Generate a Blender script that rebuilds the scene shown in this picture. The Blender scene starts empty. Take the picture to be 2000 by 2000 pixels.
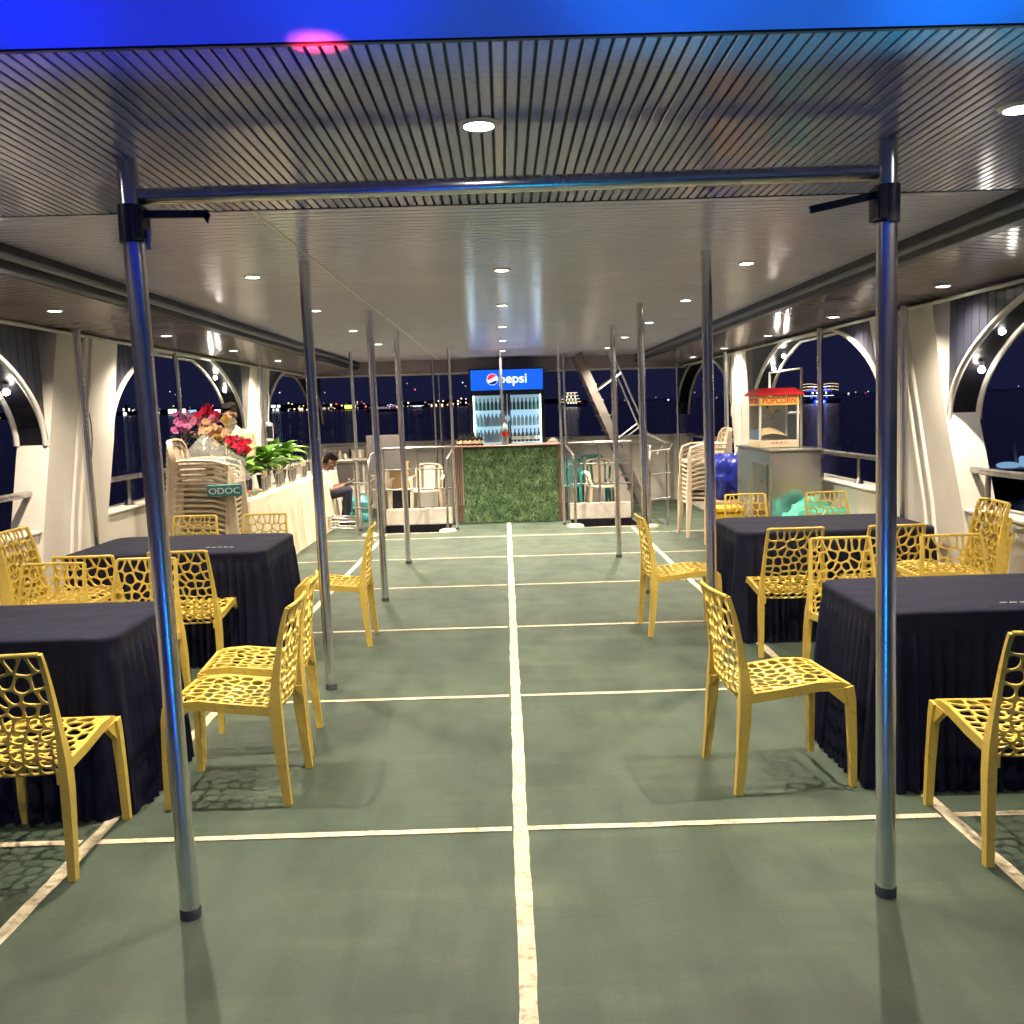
import bpy, math, random
from mathutils import Vector, Matrix, noise
R = math.radians
random.seed(7)
S = bpy.context.scene
# ------------------------------------------------------------------ camera
cam = bpy.data.objects.new('camera', bpy.data.cameras.new('camera'))
S.collection.objects.link(cam); S.camera = cam
cam.data.sensor_width = 36; cam.data.lens = 36 * 1805.2 / 2000
cam.data.clip_start = .05; cam.data.clip_end = 9000
def _cam(pitch, roll, yaw, loc):
    cp, sp, cy, sy = math.cos(pitch), math.sin(pitch), math.cos(yaw), math.sin(yaw)
    fw = Vector((sy*cp, cy*cp, -sp)); r0 = Vector((cy, -sy, 0)); u0 = r0.cross(fw)
    r = math.cos(roll)*r0 + math.sin(roll)*u0; u = -math.sin(roll)*r0 + math.cos(roll)*u0
    m = Matrix((r, u, -fw)).transposed().to_4x4(); m.translation = loc
    cam.matrix_world = m
_cam(.1093, -.0286, .0064, Vector((-.0164, 0, 1.62)))
# ------------------------------------------------------------------ night sky, exposure
W = bpy.data.worlds.new('World'); S.world = W; W.use_nodes = True
bg = W.node_tree.nodes['Background']
sky = W.node_tree.nodes.new('ShaderNodeTexSky'); sky.sky_type = 'NISHITA'; sky.sun_disc = False
sky.sun_elevation = R(-6.5); sky.sun_rotation = R(200); sky.altitude = 0
mixn = W.node_tree.nodes.new('ShaderNodeMix'); mixn.data_type = 'RGBA'; mixn.blend_type = 'ADD'
mixn.inputs[0].default_value = 1.0
mixn.inputs[7].default_value = (.0078, .0084, .030, 1)       # city glow on the night sky
sc_ = W.node_tree.nodes.new('ShaderNodeVectorMath'); sc_.operation = 'SCALE'; sc_.inputs[3].default_value = .02
W.node_tree.links.new(sky.outputs[0], sc_.inputs[0]); W.node_tree.links.new(sc_.outputs[0], mixn.inputs[6])
W.node_tree.links.new(mixn.outputs[2], bg.inputs[0]); bg.inputs[1].default_value = 1.0
S.view_settings.view_transform = 'Standard'; S.view_settings.look = 'None'
S.view_settings.exposure = 0.27; S.view_settings.gamma = 1
WARM = (1.0, .83, .64)
P_DOWN = 190.0

# ------------------------------------------------------------------ materials
MT = {}
def mat(name, col, rough=.5, metal=0., spec=.5, emis=None, es=0., noise_s=None, col2=None, bump=0., bump_s=40., coat=0., alpha=1., trans=0., rvar=0., stretch=None, aniso=0):
    m = bpy.data.materials.new(name); m.use_nodes = True; MT[name] = m
    nt = m.node_tree; b = nt.nodes['Principled BSDF']; L = nt.links
    b.inputs['Base Color'].default_value = (*col, 1); b.inputs['Roughness'].default_value = rough
    b.inputs['Metallic'].default_value = metal; b.inputs['Specular IOR Level'].default_value = spec
    b.inputs['Coat Weight'].default_value = coat; b.inputs['Alpha'].default_value = alpha
    b.inputs['Transmission Weight'].default_value = trans
    if emis: b.inputs['Emission Color'].default_value = (*emis, 1); b.inputs['Emission Strength'].default_value = es
    if noise_s or bump or rvar:
        tc = nt.nodes.new('ShaderNodeTexCoord'); src = tc.outputs['Object']
        if stretch:
            mp = nt.nodes.new('ShaderNodeMapping'); mp.inputs['Scale'].default_value = stretch
            L.new(src, mp.inputs[0]); src = mp.outputs[0]
    if noise_s:
        n = nt.nodes.new('ShaderNodeTexNoise'); n.inputs['Scale'].default_value = noise_s; n.inputs['Detail'].default_value = 6
        L.new(src, n.inputs['Vector'])
        cr = nt.nodes.new('ShaderNodeValToRGB'); cr.color_ramp.elements[0].position = .35; cr.color_ramp.elements[1].position = .68
        cr.color_ramp.elements[0].color = (*col, 1); cr.color_ramp.elements[1].color = (*(col2 or col), 1)
        L.new(n.outputs[0], cr.inputs[0]); L.new(cr.outputs[0], b.inputs['Base Color'])
    if rvar:
        n3 = nt.nodes.new('ShaderNodeTexNoise'); n3.inputs['Scale'].default_value = 5; n3.inputs['Detail'].default_value = 4
        L.new(src, n3.inputs['Vector'])
        mr = nt.nodes.new('ShaderNodeMapRange'); mr.inputs[3].default_value = max(0, rough-rvar); mr.inputs[4].default_value = rough+rvar
        L.new(n3.outputs[0], mr.inputs[0]); L.new(mr.outputs[0], b.inputs['Roughness'])
    if bump:
        n2 = nt.nodes.new('ShaderNodeTexNoise'); n2.inputs['Scale'].default_value = bump_s; n2.inputs['Detail'].default_value = 4
        L.new(src, n2.inputs['Vector'])
        bp = nt.nodes.new('ShaderNodeBump'); bp.inputs['Strength'].default_value = bump; bp.inputs['Distance'].default_value = .01
        L.new(n2.outputs[0], bp.inputs['Height']); L.new(bp.outputs[0], b.inputs['Normal'])
    return m
# deck paint: green with scuffs and stains
def deck_mat():
    m = bpy.data.materials.new('deck_green'); m.use_nodes = True; nt = m.node_tree; L = nt.links; b = nt.nodes['Principled BSDF']
    tc = nt.nodes.new('ShaderNodeTexCoord')
    def nz(s, d, x=None):
        n = nt.nodes.new('ShaderNodeTexNoise'); n.inputs['Scale'].default_value = s; n.inputs['Detail'].default_value = d
        if x:
            mp = nt.nodes.new('ShaderNodeMapping'); mp.inputs['Scale'].default_value = x; mp.inputs['Rotation'].default_value = (0,0,.5); L.new(tc.outputs['Object'], mp.inputs[0]); L.new(mp.outputs[0], n.inputs['Vector'])
        else: L.new(tc.outputs['Object'], n.inputs['Vector'])
        return n.outputs[0]
    def ramp(i, p0, c0, p1, c1):
        r = nt.nodes.new('ShaderNodeValToRGB'); e = r.color_ramp.elements
        e[0].position = p0; e[0].color = (*c0, 1); e[1].position = p1; e[1].color = (*c1, 1); L.new(i, r.inputs[0]); return r.outputs[0]
    def mix(a, c, f, mode='MULTIPLY'):
        x = nt.nodes.new('ShaderNodeMix'); x.data_type = 'RGBA'; x.blend_type = mode; x.inputs[0].default_value = f
        L.new(a, x.inputs[6]); L.new(c, x.inputs[7]); return x.outputs[2]
    base = ramp(nz(1.3, 8), .3, (.034, .057, .042), .7, (.056, .081, .057))
    c = mix(base, ramp(nz(6, 8, (1, .25, 1)), .35, (.62, .66, .64), .55, (1, 1, 1)), .7)
    c = mix(c, ramp(nz(3, 10, (.3, 1.6, 1)), .54, (1, 1, 1), .68, (1.45, 1.36, 1.25)), .7)
    c = mix(c, ramp(nz(210, 3), .66, (1, 1, 1), .74, (2.2, 2.1, 1.9)), .35)
    c = mix(c, ramp(nz(.9, 10, (2.2, .5, 1)), .40, (.70, .72, .72), .52, (1, 1, 1)), .6)
    c = mix(c, ramp(nz(60, 6), .3, (.86, .86, .86), .6, (1.05, 1.05, 1.05)), .7)
    c = mix(c, ramp(nz(2.2, 12, (14, .5, 1)), .60, (1, 1, 1), .72, (1.4, 1.35, 1.3)), .22)
    c = mix(c, ramp(nz(2.6, 12, (.6, 11, 1)), .62, (1, 1, 1), .72, (.6, .62, .64)), .35)
    L.new(c, b.inputs['Base Color'])
    mr = nt.nodes.new('ShaderNodeMapRange'); mr.inputs[3].default_value = .42; mr.inputs[4].default_value = .72
    L.new(nz(4, 6), mr.inputs[0]); L.new(mr.outputs[0], b.inputs['Roughness']); b.inputs['Specular IOR Level'].default_value = .35
    bp = nt.nodes.new('ShaderNodeBump'); bp.inputs['Strength'].default_value = .25; bp.inputs['Distance'].default_value = .004
    L.new(nz(90, 6), bp.inputs['Height']); L.new(bp.outputs[0], b.inputs['Normal'])
    MT['deck_green'] = m
deck_mat()
def line_mat():
    m = mat('line_paint', (.46, .41, .28), .6, noise_s=9, col2=(.60, .55, .40), bump=.3, bump_s=80)
    nt = m.node_tree; b = nt.nodes['Principled BSDF']; L = nt.links
    src = b.inputs['Base Color'].links[0].from_socket
    tc = nt.nodes.new('ShaderNodeTexCoord'); n = nt.nodes.new('ShaderNodeTexNoise'); n.inputs['Scale'].default_value = 28; n.inputs['Detail'].default_value = 9; n.inputs['Roughness'].default_value = .7
    L.new(tc.outputs['Object'], n.inputs['Vector']); r = nt.nodes.new('ShaderNodeValToRGB')
    r.color_ramp.elements[0].position = .34; r.color_ramp.elements[0].color = (.30, .28, .20, 1); r.color_ramp.elements[1].position = .50; r.color_ramp.elements[1].color = (1, 1, 1, 1)
    L.new(n.outputs[0], r.inputs[0]); x = nt.nodes.new('ShaderNodeMix'); x.data_type = 'RGBA'; x.blend_type = 'MULTIPLY'; x.inputs[0].default_value = .8
    L.new(src, x.inputs[6]); L.new(r.outputs[0], x.inputs[7]); L.new(x.outputs[2], b.inputs['Base Color'])
line_mat()
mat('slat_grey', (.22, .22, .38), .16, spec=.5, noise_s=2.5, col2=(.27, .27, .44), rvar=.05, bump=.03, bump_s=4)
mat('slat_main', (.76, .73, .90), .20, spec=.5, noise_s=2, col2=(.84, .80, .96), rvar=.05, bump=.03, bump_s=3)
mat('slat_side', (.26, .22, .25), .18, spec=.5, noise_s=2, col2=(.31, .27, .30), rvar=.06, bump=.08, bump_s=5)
mat('groove', (.010, .010, .014), .6)
mat('steel', (.84, .82, .84), .25, metal=1, rvar=.07, noise_s=7, col2=(.72, .70, .72))
mat('steel_dull', (.52, .50, .49), .30, metal=1, rvar=.1, noise_s=8, col2=(.38, .36, .36))
mat('steel_sheet', (.68, .68, .68), .22, metal=.95, rvar=.08, noise_s=2.5, col2=(.58, .57, .57), bump=.30, bump_s=4, stretch=(1, 1, .4))
mat('rubber', (.03, .03, .035), .6, noise_s=20, col2=(.06, .06, .06))
mat('cream', (.72, .69, .62), .42, noise_s=3, col2=(.80, .77, .70), bump=.1, bump_s=18)
mat('stair_grey', (.075, .068, .066), .5, noise_s=8, col2=(.12, .11, .105), bump=.2, bump_s=20)
mat('cream_dirty', (.55, .52, .46), .6, noise_s=8, col2=(.72, .68, .60), bump=.2, bump_s=30)
mat('white_tube', (.72, .70, .66), .35, noise_s=6, col2=(.62, .60, .55))
mat('dark_slat', (.016, .018, .032), .38, noise_s=4, col2=(.026, .028, .045))
mat('dark_panel', (.010, .010, .016), .35)
mat('pipe_grey', (.10, .11, .16), .3, noise_s=4, col2=(.14, .15, .2))
mat('beam', (.016, .018, .032), .40, spec=.25, noise_s=4, col2=(.030, .032, .048))
mat('yellow', (.62, .465, .085), .36, spec=.5, noise_s=7, col2=(.53, .38, .075), coat=.15, bump=.05, bump_s=60)
mat('beige_plastic', (.64, .54, .40), .42, noise_s=5, col2=(.58, .49, .36))
mat('teal_plastic', (.03, .22, .20), .42, noise_s=5, col2=(.04, .28, .25))
mat('black_cloth', (.0042, .0056, .018), .75, spec=.18, noise_s=14, col2=(.007, .009, .026), bump=.9, bump_s=7)
mat('cream_cloth', (.62, .56, .42), .8, spec=.2, noise_s=6, col2=(.70, .64, .50), bump=.2, bump_s=90)
mat('wood_brown', (.10, .045, .03), .5, noise_s=12, col2=(.16, .075, .05), stretch=(1, 1, .1))
mat('grass', (.10, .20, .085), .6, noise_s=9, col2=(.30, .45, .22))
MT['grass'].node_tree.nodes['Color Ramp'].color_ramp.elements[0].position = .42
mat('grass_back', (.02, .045, .014), .8, noise_s=20, col2=(.03, .06, .02))
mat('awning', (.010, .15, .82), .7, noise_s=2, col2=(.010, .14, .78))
mat('black_box', (.014, .014, .018), .35)
mat('fridge_in', (.70, .78, .82), .4, emis=(.50, .80, 1.0), es=.30)
mat('fridge_tube', (.9, .95, 1), .4, emis=(.70, .92, 1.0), es=14.)
mat('sign_blue', (.01, .08, .5), .3, emis=(.0, .11, .78), es=.9)
mat('sign_white', (.8, .8, .8), .3, emis=(.75, .9, 1), es=1.0)
mat('sign_red', (.6, .03, .04), .3, emis=(.9, .04, .08), es=.8)
mat('sign_navy', (.01, .03, .2), .3, emis=(.0, .03, .35), es=.5)
mat('glass', (.3, .35, .35), .03, spec=.5, alpha=.07)
mat('lamp_on', (1, .95, .85), .4, emis=(1, .92, .78), es=45)
mat('bulb_on', (1, .95, .85), .4, emis=(1, .93, .82), es=70)
mat('lamp_ring', (.75, .75, .75), .25, metal=.6)
mat('led_blue', (.02, .02, .8), .4, emis=(.0, .01, 1), es=40)
mat('led_cyan', (.02, .4, .9), .4, emis=(.0, .55, 1), es=34)
mat('bottle_dark', (.014, .012, .010), .15, spec=.5, noise_s=9, col2=(.03, .022, .016))
mat('bottle_green', (.02, .10, .05), .12, spec=.6)
mat('bottle_white', (.16, .22, .24), .2, noise_s=8, col2=(.35, .42, .45))
mat('label_red', (.55, .03, .02), .4)
mat('label_cream', (.6, .52, .35), .5)
mat('skin', (.17, .078, .048), .5, noise_s=12, col2=(.21, .10, .06), bump=.1, bump_s=60)
mat('hair', (.008, .007, .007), .85, spec=.15, bump=.6, bump_s=120)
mat('shirt_white', (.72, .70, .66), .8, noise_s=12, col2=(.62, .60, .56), bump=.3, bump_s=30)
mat('shirt_print', (.62, .52, .30), .8, noise_s=26, col2=(.60, .16, .08), bump=.3, bump_s=30)
MT['shirt_print'].node_tree.nodes['Color Ramp'].color_ramp.elements[0].position = .56
mat('trouser', (.010, .012, .030), .8, noise_s=12, col2=(.016, .018, .04))
mat('phone', (.01, .01, .012), .15)
mat('phone_screen', (.2, .25, .3), .3, emis=(.5, .65, .8), es=.6)
mat('eye_white', (.7, .68, .64), .3)
mat('leaf', (.12, .30, .035), .35, noise_s=6, col2=(.20, .42, .06))
mat('leaf_dark', (.03, .07, .02), .5, noise_s=8, col2=(.06, .11, .03))
mat('stem', (.05, .09, .02), .6)
for n_, c_, d_ in [('magenta', (.85, .12, .55), (.9, .45, .7)), ('pink', (.85, .22, .45), (.9, .5, .62)), ('red', (.80, .015, .07), (.85, .05, .12)), ('orange', (.92, .50, .26), (.94, .70, .45)), ('yellow', (.78, .50, .06), (.8, .6, .2)), ('white', (.72, .68, .5), (.78, .75, .6))]:
    mat('petal_'+n_, c_, .6, noise_s=14, col2=d_)
mat('clear_plastic', (.75, .74, .68), .12, spec=.6, alpha=.17, bump=.6, bump_s=10)
mat('teal_box', (.02, .17, .19), .45, noise_s=9, col2=(.03, .22, .23))
mat('ink_white', (.75, .75, .72), .5)
mat('bag_blue', (.012, .02, .22), .2, noise_s=5, col2=(.02, .035, .32), bump=.5, bump_s=18)
mat('tarp_teal', (.03, .34, .26), .45, noise_s=6, col2=(.06, .45, .34), bump=.5, bump_s=20)
mat('crate_yellow', (.75, .45, .02), .4, noise_s=6, col2=(.68, .38, .02))
mat('pop_red', (.55, .02, .03), .3, noise_s=6, col2=(.62, .03, .04))
mat('pop_yellow', (.70, .42, .06), .5, emis=(1, .7, .2), es=.12)
mat('popcorn', (.72, .58, .34), .8, noise_s=60, col2=(.5, .36, .15), bump=1., bump_s=70)
mat('blue_sheet', (.10, .19, .33), .4)
mat('cardboard', (.42, .27, .14), .8, noise_s=9, col2=(.48, .32, .18))
mat('grey_board', (.09, .085, .085), .4, noise_s=4, col2=(.12, .11, .11))
mat('can_blue', (.05, .28, .30), .25, noise_s=6, col2=(.08, .36, .38), alpha=.85)
mat('water', (.003, .004, .012), .16, spec=.5)
mat('land', (.006, .006, .012), .9, noise_s=.02, col2=(.010, .010, .018))
mat('hull_white', (.3, .3, .36), .5)
mat('hull_dark', (.02, .02, .03), .5)
def em(name, c, s): mat(name, c, .5, emis=c, es=s)
em('glow_warm', (1, .72, .35), 3.2); em('glow_white', (.9, .95, 1), 3.0); em('glow_blue', (.02, .06, 1), 3.5); em('glow_yellow', (.85, .9, .15), 2.2)
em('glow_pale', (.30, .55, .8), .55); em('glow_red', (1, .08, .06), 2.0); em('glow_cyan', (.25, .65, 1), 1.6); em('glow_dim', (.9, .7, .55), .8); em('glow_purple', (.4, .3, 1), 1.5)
def vary(name, lo=.93, hi=1.05):
    nt = MT[name].node_tree; b = nt.nodes['Principled BSDF']; src = b.inputs['Base Color'].links[0].from_socket
    oi = nt.nodes.new('ShaderNodeObjectInfo'); mr = nt.nodes.new('ShaderNodeMapRange'); mr.inputs[3].default_value = lo; mr.inputs[4].default_value = hi; nt.links.new(oi.outputs['Random'], mr.inputs[0])
    v = nt.nodes.new('ShaderNodeVectorMath'); v.operation = 'SCALE'; nt.links.new(src, v.inputs[0]); nt.links.new(mr.outputs[0], v.inputs[3])
    tc = nt.nodes.new('ShaderNodeTexCoord'); n = nt.nodes.new('ShaderNodeTexNoise'); n.inputs['Scale'].default_value = 45; n.inputs['Detail'].default_value = 8; nt.links.new(tc.outputs['Object'], n.inputs['Vector'])
    r = nt.nodes.new('ShaderNodeValToRGB'); r.color_ramp.elements[0].position = .32; r.color_ramp.elements[0].color = (.62, .58, .55, 1); r.color_ramp.elements[1].position = .45; r.color_ramp.elements[1].color = (1, 1, 1, 1); nt.links.new(n.outputs[0], r.inputs[0])
    x = nt.nodes.new('ShaderNodeMix'); x.data_type = 'RGBA'; x.blend_type = 'MULTIPLY'; x.inputs[0].default_value = .45; nt.links.new(v.outputs[0], x.inputs[6]); nt.links.new(r.outputs[0], x.inputs[7]); nt.links.new(x.outputs[2], b.inputs['Base Color'])
for n_ in ('yellow', 'beige_plastic', 'slat_grey'): vary(n_)
# water ripples
def ripples():
    m = MT['water']; nt = m.node_tree; L = nt.links; b = nt.nodes['Principled BSDF']
    g = nt.nodes.new('ShaderNodeNewGeometry'); mp = nt.nodes.new('ShaderNodeMapping'); mp.inputs['Scale'].default_value = (.5, 1.3, 1)
    L.new(g.outputs['Position'], mp.inputs[0]); n = nt.nodes.new('ShaderNodeTexNoise'); n.inputs['Scale'].default_value = 1.1; n.inputs['Detail'].default_value = 5
    L.new(mp.outputs[0], n.inputs['Vector']); bp = nt.nodes.new('ShaderNodeBump'); bp.inputs['Strength'].default_value = .35; bp.inputs['Distance'].default_value = .3
    L.new(n.outputs[0], bp.inputs['Height']); L.new(bp.outputs[0], b.inputs['Normal'])
ripples()

# ------------------------------------------------------------------ mesh collector
def frame_of(d):
    d = Vector(d).normalized(); up = Vector((0, 0, 1)) if abs(d.z) < .95 else Vector((0, 1, 0))
    x = d.cross(up).normalized(); return x, x.cross(d).normalized()
class MB:
    def __init__(s): s.v = []; s.f = []; s.m = []; s.k = 0
    def add(s, vs, fs, mi=None):
        o = len(s.v); s.v += [tuple(v) for v in vs]; s.f += [tuple(i+o for i in f) for f in fs]; s.m += [s.k if mi is None else mi]*len(fs); return s
    def box(s, x0, x1, y0, y1, z0, z1, bev=0):
        if bev:
            b = min(bev, (x1-x0)*.45, (y1-y0)*.45, (z1-z0)*.45); vs = []; idx = {}
            for i, (X, Xi) in enumerate(((x0, 1), (x1, -1))):
                for j, (Y, Yi) in enumerate(((y0, 1), (y1, -1))):
                    for k, (Z, Zi) in enumerate(((z0, 1), (z1, -1))):
                        for a in range(3):
                            p = [X+Xi*b, Y+Yi*b, Z+Zi*b]; p[a] = (X, Y, Z)[a]; idx[i, j, k, a] = len(vs); vs.append(p)
            F = []; 
            for a in range(3):
                for e in (0, 1):
                    q = []
                    for (p1, p2) in ((0, 0), (1, 0), (1, 1), (0, 1)):
                        t = [0, 0, 0]; t[a] = e; t[(a+1) % 3] = p1; t[(a+2) % 3] = p2; q.append(idx[t[0], t[1], t[2], a])
                    F.append(q if e else q[::-1])
            for a in range(3):
                b1, b2 = (a+1) % 3, (a+2) % 3
                for p1 in (0, 1):
                    for p2 in (0, 1):
                        t0 = [0]*3; t1 = [0]*3; t0[b1] = t1[b1] = p1; t0[b2] = t1[b2] = p2; t0[a] = 0; t1[a] = 1
                        q = [idx[(*t0, b1)], idx[(*t1, b1)], idx[(*t1, b2)], idx[(*t0, b2)]]
                        F.append(q if p1 == p2 else q[::-1])
            for i in (0, 1):
                for j in (0, 1):
                    for k in (0, 1):
                        q = [idx[i, j, k, 0], idx[i, j, k, 1], idx[i, j, k, 2]]; F.append(q if (i+j+k) % 2 else q[::-1])
            return s.add(vs, F)
        v = [(x, y, z) for x in (x0, x1) for y in (y0, y1) for z in (z0, z1)]
        return s.add(v, [(0, 1, 3, 2), (4, 6, 7, 5), (0, 4, 5, 1), (2, 3, 7, 6), (0, 2, 6, 4), (1, 5, 7, 3)])
    def tube(s, pts, r, n=12, cap=True, closed=False):
        pts = [Vector(p) for p in pts]; N = len(pts); rs = r if isinstance(r, (list, tuple)) else [r]*N
        vs = []; px = None
        for i, p in enumerate(pts):
            if closed: d = pts[(i+1) % N]-pts[i-1]
            else: d = (pts[min(i+1, N-1)]-pts[max(i-1, 0)])
            d.normalize()
            if px is None: px, py = frame_of(d)
            else:
                px = (px-d*px.dot(d)).normalized(); py = d.cross(px) * -1
                py = px.cross(d)
            for k in range(n):
                a = 2*math.pi*k/n; vs.append(p+(px*math.cos(a)+py*math.sin(a))*rs[i])
        fs = []
        M = N if closed else N-1
        for i in range(M):
            for k in range(n):
                a, b = i*n+k, i*n+(k+1) % n; c, d = ((i+1) % N)*n+(k+1) % n, ((i+1) % N)*n+k
                fs.append((a, d, c, b))
        if cap and not closed: fs += [tuple(range(n)), tuple(range((N-1)*n, N*n))[::-1]]
        return s.add(vs, fs)
    def bar(s, pts, w, h, up=(0, 0, 1)):
        """rectangular section along pts; w across, h along up; w,h may be lists"""
        pts = [Vector(p) for p in pts]; N = len(pts); vs = []
        ws = w if isinstance(w, (list, tuple)) else [w]*N; hs = h if isinstance(h, (list, tuple)) else [h]*N
        for i, p in enumerate(pts):
            d = (pts[min(i+1, N-1)]-pts[max(i-1, 0)]).normalized(); x = d.cross(Vector(up)).normalized(); y = x.cross(d).normalized()
            for a, b in ((-.5, -.5), (.5, -.5), (.5, .5), (-.5, .5)): vs.append(p+x*a*ws[i]+y*b*hs[i])
        fs = [(0, 1, 2, 3), tuple((N-1)*4+k for k in (3, 2, 1, 0))]
        for i in range(N-1):
            for k in range(4): fs.append((i*4+k, (i+1)*4+k, (i+1)*4+(k+1) % 4, i*4+(k+1) % 4))
        return s.add(vs, fs)
    def lathe(s, prof, c=(0, 0, 0), n=16, cap=True):
        vs = [(c[0]+r*math.cos(2*math.pi*k/n), c[1]+r*math.sin(2*math.pi*k/n), c[2]+z) for r, z in prof for k in range(n)]
        fs = [(i*n+k, i*n+(k+1) % n, (i+1)*n+(k+1) % n, (i+1)*n+k) for i in range(len(prof)-1) for k in range(n)]
        if cap: fs += [tuple(range(n))[::-1], tuple(range((len(prof)-1)*n, len(prof)*n))]
        return s.add(vs, fs)
    def ball(s, c, r, n=12, m=8):
        r = r if isinstance(r, (list, tuple)) else (r, r, r); vs = []
        for i in range(m+1):
            t = math.pi*i/m
            for k in range(n): vs.append((c[0]+r[0]*math.sin(t)*math.cos(2*math.pi*k/n), c[1]+r[1]*math.sin(t)*math.sin(2*math.pi*k/n), c[2]-r[2]*math.cos(t)))
        return s.add(vs, [(i*n+k, i*n+(k+1) % n, (i+1)*n+(k+1) % n, (i+1)*n+k) for i in range(m) for k in range(n)])
    def prism(s, poly, ax, a, b):
        """poly of 2D pts in the plane normal to axis ax, extruded a..b"""
        def P(p, t): q = list(p); q.insert(ax, t); return q
        n = len(poly); return s.add([P(p, a) for p in poly]+[P(p, b) for p in poly], [tuple(range(n)), tuple(range(n, 2*n))[::-1]]+[(k, k+n, (k+1) % n+n, (k+1) % n) for k in range(n)])
    def mesh(s, name, mats, smooth=False):
        me = bpy.data.meshes.new(name); me.from_pydata(s.v, [], s.f)
        for m in (mats if isinstance(mats, (list, tuple)) else [mats]): me.materials.append(MT[m])
        if any(s.m): me.polygons.foreach_set('material_index', s.m)
        import bmesh
        bm = bmesh.new(); bm.from_mesh(me); bmesh.ops.remove_doubles(bm, verts=bm.verts, dist=1e-6); bmesh.ops.recalc_face_normals(bm, faces=bm.faces)
        if smooth:
            for f in bm.faces: f.smooth = True
            for e in bm.edges:
                if len(e.link_faces) == 2 and e.calc_face_angle(0) > R(40 if smooth is True else smooth): e.smooth = False
        bm.to_mesh(me); bm.free()
        return me
    def build(s, name, mats, parent=None, smooth=False): return link(name, s.mesh(name, mats, smooth), parent)
def link(name, me, parent=None, loc=None):
    o = bpy.data.objects.new(name, me); S.collection.objects.link(o)
    if parent: o.parent = parent
    if loc: o.location = loc
    return o
def tag(o, label=None, cat=None, group=None, kind=None):
    if label: o['label'] = label
    if cat: o['category'] = cat
    if group: o['group'] = group
    if kind: o['kind'] = kind
    return o
def thing(name, label, cat, loc=(0, 0, 0), rz=0, group=None):
    o = bpy.data.objects.new(name, None); S.collection.objects.link(o); o.empty_display_size = .1
    o.location = loc; o.rotation_euler = (0, 0, rz); return tag(o, label, cat, group)
def struct(o): o['kind'] = 'structure'; return o
def dup(root, loc, rz=0, label=None, group=None):
    r = root.copy(); S.collection.objects.link(r); r.location = loc; r.rotation_euler = (0, 0, rz)
    if label: r['label'] = label
    if group: r['group'] = group
    for ch in list(KIDS[root.name]):
        c = ch.copy(); S.collection.objects.link(c); c.parent = r
        for g in KIDS.get(ch.name, []):
            d = g.copy(); S.collection.objects.link(d); d.parent = c
    return r
KIDS = {}
def note(root):
    KIDS[root.name] = [o for o in S.collection.objects if o.parent == root]
    for c in KIDS[root.name]: KIDS[c.name] = [o for o in S.collection.objects if o.parent == c]
    return root
def text(name, s, size, m, parent, loc, rot, depth=.002, bold=0., sx=1.):
    cu = bpy.data.curves.new(name, 'FONT'); cu.body = s; cu.size = size; cu.extrude = depth; cu.align_x = 'CENTER'; cu.align_y = 'CENTER'; cu.offset = bold
    t = bpy.data.objects.new(name, cu); S.collection.objects.link(t); bpy.context.view_layer.update()
    me = bpy.data.meshes.new_from_object(t.evaluated_get(bpy.context.evaluated_depsgraph_get())); bpy.data.objects.remove(t)
    me.materials.clear(); me.materials.append(MT[m]); o = link(name, me, parent, loc); o.rotation_euler = rot; o.scale = (sx, 1, 1); return o

XL, XR = -3.27, 3.05          # inner faces of the side walls
YE = 16.0                     # stern
# ================================================================== SETTING
# deck with the two stair openings left out
holes = [(-1.76, -.80, 12.50, 13.38), (.92, 1.82, 12.60, 13.48)]
xs = sorted({-3.6, 3.4, *[h[0] for h in holes], *[h[1] for h in holes]}); ys = sorted({-4, YE+.2, *[h[2] for h in holes], *[h[3] for h in holes]})
b = MB()
for i in range(len(xs)-1):
    for j in range(len(ys)-1):
        cx, cy = (xs[i]+xs[i+1])/2, (ys[j]+ys[j+1])/2
        if any(h[0] < cx < h[1] and h[2] < cy < h[3] for h in holes): continue
        b.add([(xs[i], ys[j], 0), (xs[i+1], ys[j], 0), (xs[i+1], ys[j+1], 0), (xs[i], ys[j+1], 0)], [(0, 1, 2, 3)])
struct(b.build('deck_floor', 'deck_green'))
b = MB()
for x0, x1, y0, y1 in holes:   # lower deck seen through the openings
    b.add([(x0, y0, 0), (x1, y0, 0), (x1, y1, 0), (x0, y1, 0), (x0, y0, -1.6), (x1, y0, -1.6), (x1, y1, -1.6), (x0, y1, -1.6)], [(0, 1, 5, 4), (1, 2, 6, 5), (2, 3, 7, 6), (3, 0, 4, 7), (4, 5, 6, 7)])
struct(b.build('stairwell', 'dark_panel'))
b = MB().box(-3.7, 3.5, -4, YE+.3, -5.2, -1.7); struct(b.build('hull', 'hull_dark'))
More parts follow.
